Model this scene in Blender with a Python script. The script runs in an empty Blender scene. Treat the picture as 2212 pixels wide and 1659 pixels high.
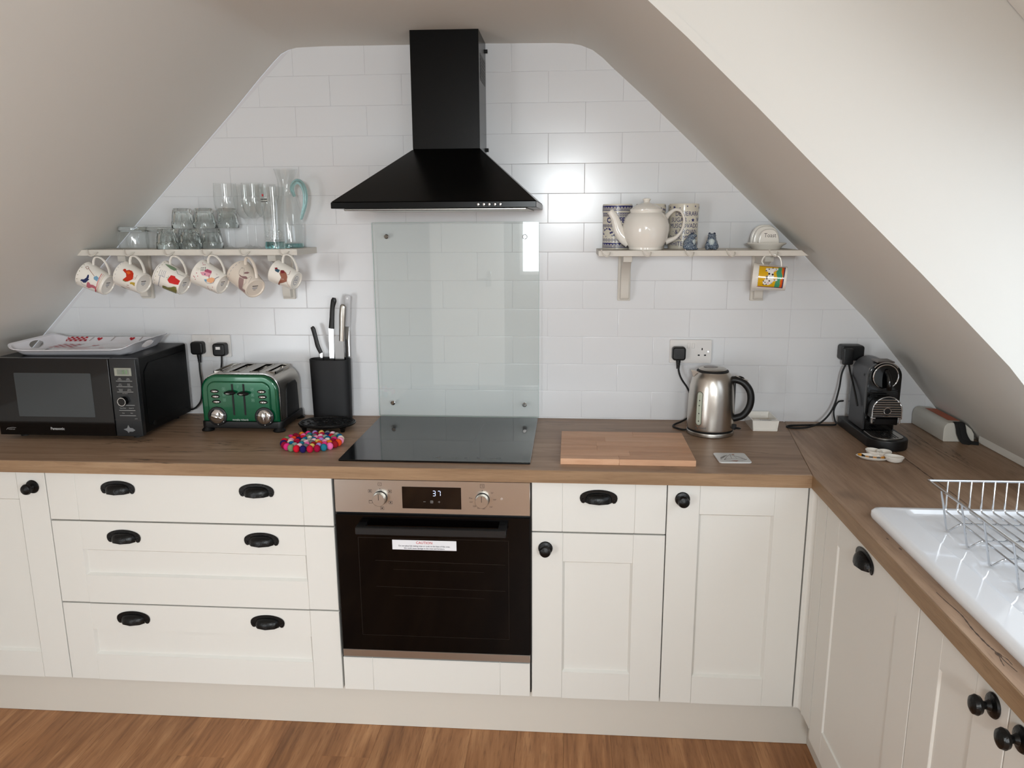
import bpy, bmesh, math, random
from mathutils import Vector as V, Matrix as M, geometry as geo
PI = math.pi
rnd = random.Random(7)
SC = bpy.context.scene
COL = SC.collection
def lin(c):
    return tuple((x/255/12.92 if x/255 <= .04045 else ((x/255+.055)/1.055)**2.4) for x in c)+(1.0,)
# ------------------------------------------------------------------ camera
cam = bpy.data.cameras.new('camera'); co = bpy.data.objects.new('camera', cam); COL.objects.link(co)
yaw, pitch, roll = .0771, -.2073, -.0057
fw = V((-math.sin(yaw)*math.cos(pitch), math.cos(yaw)*math.cos(pitch), math.sin(pitch)))
r0 = V((math.cos(yaw), math.sin(yaw), 0)); u0 = r0.cross(fw)
rr = r0*math.cos(roll)+u0*math.sin(roll); uu = u0*math.cos(roll)-r0*math.sin(roll)
R = M((rr, uu, -fw)).transposed().to_4x4()
co.matrix_world = M.Translation((.714, -2.7503, 1.6198)) @ R
cam.sensor_width = 36; cam.lens = 36*1654.67/2212; cam.clip_start = .02
SC.camera = co
# ------------------------------------------------------------------ light and exposure
SC.view_settings.view_transform = 'Standard'; SC.view_settings.look = 'None'
SC.view_settings.gamma = 1; SC.view_settings.use_curve_mapping = False
SC.view_settings.exposure = 0.02
SC.cycles.transparent_max_bounces = 40
SC.cycles.max_bounces = 12; SC.cycles.adaptive_threshold = .015; SC.cycles.caustics_reflective = False
wd = bpy.data.worlds.new('sky'); SC.world = wd; wd.use_nodes = True
wd.node_tree.nodes['Background'].inputs[0].default_value = (.75, .86, 1, 1)
wd.node_tree.nodes['Background'].inputs[1].default_value = 1.0
def area(name, loc, direction, sx, sy, power, col, spread=180):
    l = bpy.data.lights.new(name, 'AREA'); l.shape = 'RECTANGLE'; l.size = sx; l.size_y = sy
    l.energy = power; l.color = col; l.spread = math.radians(spread)
    o = bpy.data.objects.new(name, l); COL.objects.link(o); o.location = loc
    o.rotation_euler = V(direction).to_track_quat('-Z', 'Y').to_euler()
    return o
area('daylight_small_window', (.42, -4.62, 1.40), (0, 1, 0), .36, .5, 5, (.92, .97, 1))
area('added_high_fill', (.67, -4.62, 1.88), (0, 1, 0), .42, .40, 66, (.90, .965, 1))  # invented window light, added to brighten the upper wall
area('daylight_roof_window', (2.30, -1.75, 1.52), (-1, 0, -1), 1.5, 1.0, 9, (.80, .90, 1))
area('added_rear_fill', (1.635, -3.68, 1.345), (-1, 0, -1), 1.3, .95, 74, (.885, .955, 1))  # added lamp behind the camera, lifts the left slope and ceiling
area('daylight_garden_window', (-2.15, -4.62, .92), (0, 1, 0), 1.25, 1.5, 64, (.91, .965, 1))
# ------------------------------------------------------------------ materials
MATS = {}
def mat(name, col, rough=.5, metal=0, spec=.5, coat=0, trans=0, ior=1.45, bump=None, var=None, emit=0, alpha=1):
    if name in MATS: return MATS[name]
    m = bpy.data.materials.new(name); m.use_nodes = True; nt = m.node_tree; b = nt.nodes['Principled BSDF']
    c = lin(col) if max(col) > 1 else tuple(col)+(1,)
    b.inputs['Base Color'].default_value = c
    b.inputs['Roughness'].default_value = rough; b.inputs['Metallic'].default_value = metal
    b.inputs['Specular IOR Level'].default_value = spec; b.inputs['Coat Weight'].default_value = coat
    b.inputs['Coat Roughness'].default_value = .05
    b.inputs['Transmission Weight'].default_value = trans; b.inputs['IOR'].default_value = ior
    if emit:
        b.inputs['Emission Color'].default_value = c; b.inputs['Emission Strength'].default_value = emit
    if bump or var:
        tc = nt.nodes.new('ShaderNodeTexCoord'); mp = nt.nodes.new('ShaderNodeMapping')
        nt.links.new(tc.outputs['Object'], mp.inputs[0])
        src = bump or var
        mp.inputs['Scale'].default_value = src[0] if isinstance(src[0], tuple) else (src[0],)*3
        nz = nt.nodes.new('ShaderNodeTexNoise'); nz.inputs['Scale'].default_value = 1; nz.inputs['Detail'].default_value = 4
        nt.links.new(mp.outputs[0], nz.inputs['Vector'])
        if bump:
            bp = nt.nodes.new('ShaderNodeBump'); bp.inputs['Strength'].default_value = bump[1]; bp.inputs['Distance'].default_value = bump[2]
            nt.links.new(nz.outputs[0], bp.inputs['Height']); nt.links.new(bp.outputs[0], b.inputs['Normal'])
        if var:
            mx = nt.nodes.new('ShaderNodeMix'); mx.data_type = 'RGBA'
            mx.inputs[6].default_value = c; mx.inputs[7].default_value = lin(var[1])
            rp = nt.nodes.new('ShaderNodeMapRange'); rp.inputs[1].default_value = .38; rp.inputs[2].default_value = .62
            nt.links.new(nz.outputs[0], rp.inputs[0]); nt.links.new(rp.outputs[0], mx.inputs[0])
            nt.links.new(mx.outputs[2], b.inputs['Base Color'])
    MATS[name] = m
    return m
def wood(name, c_dark, c_mid, c_light, along='X', fine=1.0, rough=.5, crack=False, rand=False, knots=0.0, warp=1.0):
    """grain runs along the named object axis; rings, pores, cracks and knots from stretched noises"""
    m = bpy.data.materials.new(name); m.use_nodes = True; nt = m.node_tree; N = nt.nodes; L = nt.links.new
    b = N['Principled BSDF']; b.inputs['Roughness'].default_value = rough; b.inputs['Specular IOR Level'].default_value = .35
    tc = N.new('ShaderNodeTexCoord'); vec = tc.outputs['Object']
    if rand:
        oi = N.new('ShaderNodeObjectInfo'); sc = N.new('ShaderNodeVectorMath'); sc.operation = 'MULTIPLY'
        sc.inputs[1].default_value = (37, 53, 11); L(oi.outputs['Random'], sc.inputs[0])
        ad = N.new('ShaderNodeVectorMath'); L(vec, ad.inputs[0]); L(sc.outputs[0], ad.inputs[1]); vec = ad.outputs[0]
    def nz(sl, sx, det=5, dist=0.0, rgh=.55):
        mp = N.new('ShaderNodeMapping'); L(vec, mp.inputs[0])
        s = {'X': (sl, sx, sx), 'Y': (sx, sl, sx), 'Z': (sx, sx, sl)}[along]
        mp.inputs['Scale'].default_value = s
        n = N.new('ShaderNodeTexNoise'); n.inputs['Scale'].default_value = 1; n.inputs['Detail'].default_value = det
        n.inputs['Distortion'].default_value = dist; n.inputs['Roughness'].default_value = rgh
        L(mp.outputs[0], n.inputs['Vector']); return n.outputs[0]
    broad = nz(.8*fine, 6.5*fine, 6, 1.1*warp, .62); grain = nz(3.2*fine, 60*fine, 4, .5); pore = nz(20*fine, 300*fine, 2)
    cr = N.new('ShaderNodeValToRGB'); e = cr.color_ramp.elements
    e[0].position = .30; e[0].color = lin(c_dark); e[1].position = .70; e[1].color = lin(c_light)
    k = e.new(.5); k.color = lin(c_mid)
    mixf = N.new('ShaderNodeMath'); mixf.operation = 'MULTIPLY_ADD'; mixf.inputs[1].default_value = .38
    L(grain, mixf.inputs[0])
    half = N.new('ShaderNodeMath'); half.operation = 'MULTIPLY'; half.inputs[1].default_value = .62; L(broad, half.inputs[0])
    L(half.outputs[0], mixf.inputs[2]); L(mixf.outputs[0], cr.inputs[0])
    out = cr.outputs[0]
    def darken(fac, col, lo, hi, amount):
        nonlocal out
        mr = N.new('ShaderNodeMapRange'); mr.inputs[1].default_value = lo; mr.inputs[2].default_value = hi
        mr.inputs[4].default_value = amount; L(fac, mr.inputs[0])
        mx = N.new('ShaderNodeMix'); mx.data_type = 'RGBA'; mx.inputs[7].default_value = lin(col)
        L(out, mx.inputs[6]); L(mr.outputs[0], mx.inputs[0]); out = mx.outputs[2]
    darken(pore, c_dark, .55, .72, .45)
    if crack:
        w = nz(.55, 5.2, 6, 1.3, .6)
        d = N.new('ShaderNodeMath'); d.operation = 'SUBTRACT'; d.inputs[1].default_value = .5; L(w, d.inputs[0])
        a = N.new('ShaderNodeMath'); a.operation = 'ABSOLUTE'; L(d.outputs[0], a.inputs[0])
        g = nz(1.1, 2.2, 2); gm = N.new('ShaderNodeMapRange'); gm.inputs[1].default_value = .52; gm.inputs[2].default_value = .6; L(g, gm.inputs[0])
        iv = N.new('ShaderNodeMapRange'); iv.inputs[1].default_value = .0; iv.inputs[2].default_value = .012
        iv.inputs[3].default_value = 1; iv.inputs[4].default_value = 0; L(a.outputs[0], iv.inputs[0])
        pr = N.new('ShaderNodeMath'); pr.operation = 'MULTIPLY'; L(iv.outputs[0], pr.inputs[0]); L(gm.outputs[0], pr.inputs[1])
        darken(pr.outputs[0], tuple(int(x*.45) for x in c_dark), 0, 1, .8)
    if knots:
        kn = nz(4.5, 9, 1); darken(kn, tuple(int(x*.6) for x in c_dark), .70, .80, knots)
    if rand:
        hv = N.new('ShaderNodeHueSaturation'); mr = N.new('ShaderNodeMapRange')
        mr.inputs[3].default_value = .91; mr.inputs[4].default_value = 1.07; L(oi.outputs['Random'], mr.inputs[0])
        L(mr.outputs[0], hv.inputs['Value']); L(out, hv.inputs['Color']); out = hv.outputs[0]
    L(out, b.inputs['Base Color'])
    bp = N.new('ShaderNodeBump'); bp.inputs['Strength'].default_value = .15; bp.inputs['Distance'].default_value = .0008
    L(grain, bp.inputs['Height']); L(bp.outputs[0], b.inputs['Normal'])
    MATS[name] = m
    return m
PAINT = mat('painted plaster', (226, 223, 216), .75, bump=(70, .08, .002))
CHEEKP = PAINT; ROOMP = mat('taupe bounce-dimming paint', (118, 110, 100), .8)  # unseen walls made dark taupe to cut light bounced onto the right doors
TILE = mat('white tile panel', (224, 224, 225), .20, spec=.5, bump=(9, .03, .003))
GROUT = mat('white joint', (214, 212, 214), .4)
CREAM = mat('cream cabinet foil', (217, 215, 209), .42, spec=.35, bump=((220, 220, 14), .06, .001))
CREAMR = CREAM
PLINTHM = mat('cream plinth foil', (206, 200, 190), .5)
CARC = mat('cabinet side board', (60, 56, 52), .7)
BLACK = mat('black plastic', (14, 14, 15), .42)
BLACKG = mat('black gloss', (5, 5, 6), .06, spec=.5)
BLACKM = mat('black painted steel', (8, 8, 8), .24, spec=.2)
IRON = mat('black cast iron', (9, 9, 9), .33, spec=.35, bump=(160, .5, .002))
STEEL = mat('brushed steel', (182, 178, 171), .30, metal=1, bump=((3, 900, 900), .1, .0006))
STEELV = mat('brushed kettle steel', (196, 190, 182), .27, metal=1, bump=((700, 700, 8), .06, .0005))
CHROME = mat('polished chrome', (215, 215, 216), .09, metal=1)
CHROMEW = mat('chrome wire', (205, 208, 212), .14, metal=1)
WHITEP = mat('white plastic', (226, 222, 218), .3)
WHITEC = mat('white glazed china', (236, 231, 222), .12, coat=.4)
CERAM = mat('white ceramic sink', (238, 240, 243), .1, coat=.5)
SHELF = mat('white shelf paint', (214, 208, 198), .5)
GREEN = mat('green enamel', (2, 84, 52), .16, coat=.6, metal=.25)
GLASS = mat('clear glass', (.97, .985, .98), .0, trans=1, ior=1.45)
GLASSG = mat('greenish glass', (.93, .965, .955), .0, trans=1, ior=1.47)
TEAL = mat('teal glass', (.52, .80, .80), .0, trans=1, ior=1.45)
RUBBER = mat('rubber', (10, 10, 10), .6)
def thin_glass(name, tint, refl=.04):
    m = bpy.data.materials.new(name); m.use_nodes = True; nt = m.node_tree; N = nt.nodes; L = nt.links.new
    N.remove(N['Principled BSDF'])
    t = N.new('ShaderNodeBsdfTransparent'); t.inputs[0].default_value = tint+(1,)
    g = N.new('ShaderNodeBsdfGlossy'); g.inputs['Roughness'].default_value = .015
    lw = N.new('ShaderNodeLayerWeight'); lw.inputs[0].default_value = .5
    p = N.new('ShaderNodeMath'); p.operation = 'POWER'; p.inputs[1].default_value = 4.5; L(lw.outputs['Facing'], p.inputs[0])
    f = N.new('ShaderNodeMapRange'); f.inputs[3].default_value = refl; f.inputs[4].default_value = .85; L(p.outputs[0], f.inputs[0])
    x = N.new('ShaderNodeMixShader'); L(f.outputs[0], x.inputs[0]); L(t.outputs[0], x.inputs[1]); L(g.outputs[0], x.inputs[2])
    L(x.outputs[0], N['Material Output'].inputs[0]); MATS[name] = m
    return m
PANE = thin_glass('splashback glass', (.976, .991, .985), .055)
SHELL = thin_glass('thin drinking glass', (.985, .99, .988), .04)
# ------------------------------------------------------------------ builder
ROOT = {}
class G:
    def __init__(s): s.bm = bmesh.new(); s.ms = []
    def add(s, t, m=0, mx=None):
        if mx is not None: bmesh.ops.transform(t, matrix=mx, verts=t.verts)
        for f in t.faces: f.material_index = m
        me = bpy.data.meshes.new('tmp'); t.to_mesh(me); t.free(); s.bm.from_mesh(me); bpy.data.meshes.remove(me)
        return s
    def box(s, x0, x1, y0, y1, z0, z1, b=0, seg=1, m=0, mx=None):
        t = bmesh.new(); bmesh.ops.create_cube(t, size=1)
        for v in t.verts:
            v.co = V(((x0+x1)/2+v.co.x*(x1-x0), (y0+y1)/2+v.co.y*(y1-y0), (z0+z1)/2+v.co.z*(z1-z0)))
        if b: bmesh.ops.bevel(t, geom=t.edges[:], offset=b, segments=seg, profile=.5, affect='EDGES')
        return s.add(t, m, mx)
    def prism(s, pts, a, b, axis='Z', bev=0, seg=2, m=0, mx=None):
        """polygon extruded along an axis; pts are the two other coordinates in x,y,z order"""
        t = bmesh.new()
        def p(q, h): return {'Z': (q[0], q[1], h), 'Y': (q[0], h, q[1]), 'X': (h, q[0], q[1])}[axis]
        lo = [t.verts.new(p(q, a)) for q in pts]; hi = [t.verts.new(p(q, b)) for q in pts]
        n = len(pts); caps = [t.faces.new(lo), t.faces.new(hi)]
        for i in range(n): t.faces.new((lo[i], lo[(i+1) % n], hi[(i+1) % n], hi[i]))
        bmesh.ops.recalc_face_normals(t, faces=t.faces)
        if bev:
            es = [e for e in t.edges if any(f in caps for f in e.link_faces)]
            bmesh.ops.bevel(t, geom=es, offset=bev, segments=seg, profile=.5, affect='EDGES')
        return s.add(t, m, mx)
    def lathe(s, prof, n=32, m=0, mx=None, closed=False, sx=1.0, sy=1.0):
        t = bmesh.new(); rings = []
        for r, z in prof:
            if r < 1e-6: rings.append([t.verts.new((0, 0, z))])
            else: rings.append([t.verts.new((r*sx*math.cos(2*PI*i/n), r*sy*math.sin(2*PI*i/n), z)) for i in range(n)])
        k = len(rings)
        for j in range(k if closed else k-1):
            A, B = rings[j], rings[(j+1) % k]
            if len(A) == 1 and len(B) == 1: continue
            for i in range(n):
                i2 = (i+1) % n
                if len(A) == 1: t.faces.new((A[0], B[i], B[i2]))
                elif len(B) == 1: t.faces.new((A[i], B[0], A[i2]))
                else: t.faces.new((A[i], B[i], B[i2], A[i2]))
        bmesh.ops.recalc_face_normals(t, faces=t.faces)
        return s.add(t, m, mx)
    def cyl(s, p0, p1, r, r1=None, n=20, m=0, bev=0):
        p0, p1 = V(p0), V(p1); h = (p1-p0).length; r1 = r if r1 is None else r1
        q = (p1-p0).to_track_quat('Z', 'Y').to_matrix().to_4x4()
        pr = [(0, 0), (r-bev, 0), (r, bev), (r1, h-bev), (r1-bev, h), (0, h)] if bev else [(0, 0), (r, 0), (r1, h), (0, h)]
        return s.lathe(pr, n, m, M.Translation(p0) @ q)
    def ball(s, c, r, n=16, m=0, sx=1, sy=1, sz=1, rot=None):
        pr = [(r*math.sin(PI*i/(n//2)), -r*math.cos(PI*i/(n//2))) for i in range(n//2+1)]
        pr[0] = (0, -r); pr[-1] = (0, r)
        mx = M.Translation(c) @ (rot or M()) @ M.Diagonal((sx, sy, sz, 1))
        return s.lathe(pr, n, m, mx)
    def tube(s, pts, r, n=8, m=0, closed=False, flat=None, mx=None, up=None):
        """sweep; r may be a list; flat=(a,b) scales the section along normal / binormal"""
        P = [V(p) for p in pts]; k = len(P); t = bmesh.new(); rings = []
        T = []
        for i in range(k):
            a = P[(i-1) % k] if closed or i else P[i]; b = P[(i+1) % k] if closed or i < k-1 else P[i]
            T.append((b-a).normalized())
        nrm = V(up) if up else T[0].orthogonal()
        for i in range(k):
            nrm = (nrm-T[i]*nrm.dot(T[i])).normalized(); bi = T[i].cross(nrm)
            ra = r[i] if isinstance(r, (list, tuple)) else r; fa, fb = flat or (1, 1)
            rings.append([t.verts.new(P[i]+nrm*math.cos(2*PI*j/n)*ra*fa+bi*math.sin(2*PI*j/n)*ra*fb) for j in range(n)])
        for i in range(k if closed else k-1):
            A, B = rings[i], rings[(i+1) % k]
            for j in range(n): t.faces.new((A[j], A[(j+1) % n], B[(j+1) % n], B[j]))
        if not closed: t.faces.new(rings[0][::-1]); t.faces.new(rings[-1])
        bmesh.ops.recalc_face_normals(t, faces=t.faces)
        return s.add(t, m, mx)
    def xf(s, mx): bmesh.ops.transform(s.bm, matrix=mx, verts=s.bm.verts); return s
    def obj(s, name, mats, parent=None, world=False, ang=38, loc=None, wn=True):
        if world and parent is not None:
            bmesh.ops.transform(s.bm, matrix=ROOT[parent.name].inverted(), verts=s.bm.verts)
        if world and loc is not None:
            bmesh.ops.translate(s.bm, vec=-V(loc), verts=s.bm.verts)
        me = bpy.data.meshes.new(name); s.bm.to_mesh(me); s.bm.free()
        for x in (mats if isinstance(mats, (list, tuple)) else [mats]): me.materials.append(x)
        if len(me.polygons):
            me.polygons.foreach_set('use_smooth', [True]*len(me.polygons)); me.set_sharp_from_angle(angle=math.radians(ang))
        o = bpy.data.objects.new(name, me); COL.objects.link(o)
        if wn: w = o.modifiers.new('even shading', 'WEIGHTED_NORMAL'); w.keep_sharp = True
        if parent is not None: o.parent = parent; ROOT[o.name] = ROOT[parent.name]
        else:
            if loc is not None: o.location = loc
            ROOT[o.name] = M.Translation(loc) if loc is not None else M()
        return o
def tag(o, label, cat, group=None):
    o['label'] = label; o['category'] = cat
    if group: o['group'] = group
    return o
def thing(name, label, cat, loc=(0, 0, 0), rz=0, group=None, mx=None):
    o = bpy.data.objects.new(name, None); COL.objects.link(o); o.empty_display_size = .05
    mw = mx if mx is not None else M.Translation(loc) @ M.Rotation(rz, 4, 'Z')
    o.matrix_world = mw; ROOT[o.name] = mw
    return tag(o, label, cat, group)
def struct(o): o['kind'] = 'structure'; return o
def inst(me, name, parent, loc):
    o = bpy.data.objects.new(name, me); COL.objects.link(o); o.parent = parent; o.location = loc; ROOT[o.name] = ROOT[parent.name]
    return o
def dup(root, mx, label, group=None):
    c = root.copy(); COL.objects.link(c); c.matrix_world = mx; c['label'] = label; ROOT[c.name] = mx
    if group: c['group'] = group
    for ch in root.children:
        d = ch.copy(); COL.objects.link(d); d.parent = c
        for g in ch.children:
            e = g.copy(); COL.objects.link(e); e.parent = d
    return c
def arc(cx, cy, r, a0, a1, n): return [(cx+r*math.cos(a0+(a1-a0)*i/n), cy+r*math.sin(a0+(a1-a0)*i/n)) for i in range(n+1)]
def rrect(x0, x1, y0, y1, r, n=5):
    return arc(x1-r, y1-r, r, 0, PI/2, n)+arc(x0+r, y1-r, r, PI/2, PI, n)+arc(x0+r, y0+r, r, PI, 1.5*PI, n)+arc(x1-r, y0+r, r, 1.5*PI, 2*PI, n)
def spline(pts, n=6):
    P = [V(p) for p in pts]; out = []
    for i in range(len(P)-1):
        a = P[i-1] if i else P[0]*2-P[1]; b = P[i]; c = P[i+1]; d = P[i+2] if i+2 < len(P) else P[-1]*2-P[-2]
        for j in range(n):
            t = j/n; out.append(.5*((2*b)+(c-a)*t+(2*a-5*b+4*c-d)*t*t+(3*b-a-3*c+d)*t**3))
    return out+[P[-1]]
def sp2(pts, n=5): return [(p.x, p.y) for p in spline([(a, b, 0) for a, b in pts], n)]
# ------------------------------------------------------------------ flat print: polygons and lettering laid on a surface
class Print:
    def __init__(s): s.items = []; s.mats = []
    def mi(s, m):
        if m not in s.mats: s.mats.append(m)
        return s.mats.index(m)
    def poly(s, m, pts, lay=0):
        t = geo.tessellate_polygon([[V((p[0], p[1], 0)) for p in pts]])
        s.items.append((s.mi(m), lay, [tuple(p) for p in pts], [tuple(f) for f in t])); return s
    def rect(s, m, x0, x1, y0, y1, lay=0): return s.poly(m, [(x0, y0), (x1, y0), (x1, y1), (x0, y1)], lay)
    def disc(s, m, x, y, r, lay=0, n=12, ry=None): return s.poly(m, [(x+r*math.cos(2*PI*i/n), y+(ry or r)*math.sin(2*PI*i/n)) for i in range(n)], lay)
    def star(s, m, x, y, r, lay=0, a=PI/2): return s.poly(m, [(x+(r if i % 2 == 0 else r*.42)*math.cos(a+PI*i/5), y+(r if i % 2 == 0 else r*.42)*math.sin(a+PI*i/5)) for i in range(10)], lay)
    def line(s, m, pts, w, lay=0):
        for a, b in zip(pts, pts[1:]):
            d = V((b[0]-a[0], b[1]-a[1])); l = d.length or 1; nx, ny = -d.y/l*w/2, d.x/l*w/2
            s.poly(m, [(a[0]+nx, a[1]+ny), (b[0]+nx, b[1]+ny), (b[0]-nx, b[1]-ny), (a[0]-nx, a[1]-ny)], lay)
        return s
    def ring(s, m, x, y, r, w, lay=0, a0=0, a1=2*PI, n=14): return s.line(m, arc(x, y, r, a0, a1, n), w, lay)
    def frame(s, m, x0, x1, y0, y1, w, lay=0): return s.line(m, [(x0, y0), (x1, y0), (x1, y1), (x0, y1), (x0, y0)], w, lay)
    def text(s, m, body, x, y, size, lay=0, align='CENTER', sx=1.0, bold=0.0, shear=0):
        c = bpy.data.curves.new('t', 'FONT'); c.body = body; c.size = size; c.align_x = align; c.align_y = 'CENTER'
        c.resolution_u = 2; c.offset = bold; c.shear = shear
        o = bpy.data.objects.new('t', c); COL.objects.link(o)
        dg = bpy.context.evaluated_depsgraph_get(); dg.update(); me = o.evaluated_get(dg).to_mesh()
        vs = [(v.co.x*sx+x, v.co.y+y) for v in me.vertices]
        fs = []
        me.calc_loop_triangles()
        for t in me.loop_triangles: fs.append(tuple(t.vertices))
        s.items.append((s.mi(m), lay, vs, fs))
        bpy.data.objects.remove(o); bpy.data.curves.remove(c)
        return s
    def obj(s, name, mapf, parent=None, world=False, maxlen=None, step=.00015):
        g = G()
        for mi, lay, vs, fs in s.items:
            t = bmesh.new(); bv = [t.verts.new((a, b, 0)) for a, b in vs]
            for f in fs:
                try: t.faces.new([bv[i] for i in f])
                except ValueError: pass
            if maxlen:
                for _ in range(4):
                    es = [e for e in t.edges if e.calc_length() > maxlen]
                    if not es: break
                    bmesh.ops.subdivide_edges(t, edges=es, cuts=1, use_grid_fill=False)
                    bmesh.ops.triangulate(t, faces=[f for f in t.faces if len(f.verts) > 3])
            for v in t.verts: v.co = V(mapf(v.co.x, v.co.y, .0002+step*lay))
            g.add(t, mi)
        return g.obj(name, s.mats or [BLACK], parent, world)
def plane(o, u, v):
    o, u, v = V(o), V(u), V(v); n = u.cross(v)
    return lambda a, b, h: o+u*a+v*b+n*h
def cylmap(cx, cy, z0, rf, a0):
    """u: arc length to the right as seen from outside, v: height"""
    def f(a, b, h):
        r = rf(b); t = a0+a/r
        return (cx+(r+h)*math.cos(t), cy+(r+h)*math.sin(t), z0+b)
    return f
def cut(o, cutters):
    g = G()
    for c in cutters: c(g)
    k = g.obj('cutter', BLACK, o.parent); md = o.modifiers.new('b', 'BOOLEAN'); md.object = k; md.solver = 'EXACT'; md.operation = 'DIFFERENCE'
    dg = bpy.context.evaluated_depsgraph_get(); dg.update()
    me = bpy.data.meshes.new_from_object(o.evaluated_get(dg)); o.modifiers.clear()
    old = o.data; o.data = me; bpy.data.meshes.remove(old); bpy.data.objects.remove(k)
    me.polygons.foreach_set('use_smooth', [True]*len(me.polygons)); me.set_sharp_from_angle(angle=math.radians(38))
# ================================================================== the room
g = G().box(-3.2, 2.85, -4.72, .1, -.06, -.004)
floor = struct(g.obj('floor', mat('dark subfloor', (46, 30, 20), .8)))
PLANK = wood('oak vinyl plank', (98, 62, 38), (156, 108, 70), (196, 148, 104), 'Y', .75, .42, rand=True, knots=.7, warp=2.2)
pl = G().box(-.0749, .0749, -.6, .6, -.004, 0, .0005).obj('plank', PLANK, floor)
pmesh = pl.data; first = True
for i in range(-9, 22):
    off = rnd.uniform(-.6, .6)
    for j in range(5):
        yc = -.62-1.2*j+off*.9; x = -1.62+.15*i
        if yc-.6 > -.42 or yc < -4.2 or (x < -1.6 and yc > -2.9): continue
        if first: pl.location = (x, yc, 0); first = False
        else: inst(pmesh, 'plank', floor, (x, yc, 0))
# gable wall with tile panel
prof = [(-1.62, .895), (-1.285, 1.2148), (-.8626, 1.6332), (-.4827, 2.0038), (-.3738, 2.1154), (-.3205, 2.1672), (-.2907, 2.1936), (-.265, 2.206), (-.2354, 2.2133),
        (-.1378, 2.2157), (.42, 2.2124), (.6544, 2.2088), (.7095, 2.2055), (.7395, 2.1997), (.7783, 2.1844), (.8126, 2.159), (.8409, 2.1322), (.9672, 2.0212), (1.1273, 1.8725), (1.2572, 1.748),
        (1.5216, 1.4992), (1.7419, 1.2831), (1.8119, 1.2019), (2.0024, .9773), (2.055, .915)]
wall = prof+[(2.055, 0), (-1.62, 0)]
wb = struct(G().prism(wall, .0016, .1, 'Y').obj('wall_back', GROUT))
proft = [(a+(-.006 if a < .3 else .006), b+.006) for a, b in prof]
def clip_tile(x0, x1, z0, z1, bev):
    """tile clipped to the gable outline"""
    t = bmesh.new(); bmesh.ops.create_cube(t, size=1)
    for v in t.verts: v.co = V(((x0+x1)/2+v.co.x*(x1-x0), .002+v.co.y*.004, (z0+z1)/2+v.co.z*(z1-z0)))
    clipped = False
    for i in range(len(proft)-1):
        a, b = proft[i], proft[i+1]; d = V((b[0]-a[0], 0, b[1]-a[1])); n = V((-d.z, 0, d.x))
        if n.length < 1e-5: continue
        if min((v.co-V((a[0], 0, a[1]))).dot(n) for v in t.verts) > -1e-6 and False: pass
        if max((v.co-V((a[0], 0, a[1]))).dot(n) for v in t.verts) > 1e-6:
            clipped = True
            bmesh.ops.bisect_plane(t, geom=t.verts[:]+t.edges[:]+t.faces[:], plane_co=(a[0], 0, a[1]), plane_no=n, clear_outer=True)
            es = [e for e in t.edges if e.is_boundary]
            if es: bmesh.ops.edgeloop_fill(t, edges=es)
            if not t.verts: t.free(); return None, True
    fr = [f for f in t.faces if f.normal.y < -.9]
    es = {e for f in fr for e in f.edges}
    if (max(v.co.x for v in t.verts)-min(v.co.x for v in t.verts)) > .012 and (max(v.co.z for v in t.verts)-min(v.co.z for v in t.verts)) > .012:
        bmesh.ops.bevel(t, geom=list(es), offset=bev, segments=2, profile=.5, affect='EDGES')
    return t, clipped
SEAM = 1.485; full = None; NT = 0
for k in range(-1, 13):
    z0 = .915+.1005*k+.0004; z1 = z0+.0997
    if k == 12: z1 = 2.23
    xs = []
    s0 = -.505 if k % 2 == 0 else -.37875
    j = [s0+.2525*i for i in range(-6, 9)]
    j = [x for x in j if x < SEAM-.01]+[SEAM]+[x for x in ((1.5937+.2525*i if k % 2 else 1.72+.2525*i) for i in range(3))]
    for a, b in zip(j, j[1:]):
        ge = .0004
        t, cl = clip_tile(a+ge, b-ge, max(z0, .80), z1, .0019 if k < 6 else .0011)
        if t is None: continue
        if len(t.verts) < 6: t.free(); continue
        gg = G(); gg.add(t); o = gg.obj('tile', TILE, wb); NT += 1
# vault: slopes, flat ceiling, rounded corners; right slope is cut away for the dormer
YC = -.9; YD = -2.75
def shell(line, y0, y1, th, name):
    t = bmesh.new(); n = len(line); rows = []
    for y in (y0, y1):
        rows.append([t.verts.new((x, y, z)) for x, z in line])
    off = []
    for i in range(n):
        a = line[max(i-1, 0)]; b = line[min(i+1, n-1)]; d = V((b[0]-a[0], b[1]-a[1])).normalized(); off.append((line[i][0]-d.y*th, line[i][1]+d.x*th))
    rows2 = [[t.verts.new((x, y, z)) for x, z in off] for y in (y0, y1)]
    for i in range(n-1):
        t.faces.new((rows[0][i], rows[0][i+1], rows[1][i+1], rows[1][i])); t.faces.new((rows2[0][i+1], rows2[0][i], rows2[1][i], rows2[1][i+1]))
        for q in (0, 1): t.faces.new((rows[q][i], rows2[q][i], rows2[q][i+1], rows[q][i+1]))
    for i in (0, n-1): t.faces.new((rows[0][i], rows2[0][i], rows2[1][i], rows[1][i]))
    bmesh.ops.recalc_face_normals(t, faces=t.faces)
    return t
LEFT = [(-1.62, .885)]+prof[1:13]
RIGHT = prof[12:-1]+[(2.055, .915)]
gc = G()
gc.add(shell(prof[9:13], 0, -4.6, .12, 'c'))
gc.add(shell(prof[12:-1]+[(2.055, .915)], 0, YC, .02, 'c'))
gc.add(shell(RIGHT, YD, -4.6, .12, 'c'))
gc.add(shell(prof[:10], 0, -2.85, .12, 'c'))
gc.add(shell([(-3.1, 2.2157), (-.1378, 2.2157)], -2.85, -4.6, .12, 'c'))
gc.add(shell([(.70, 2.207), (1.51, 2.207)], YC, YD, .1, 'c'))
struct(gc.obj('ceiling', PAINT, ang=30))
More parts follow.
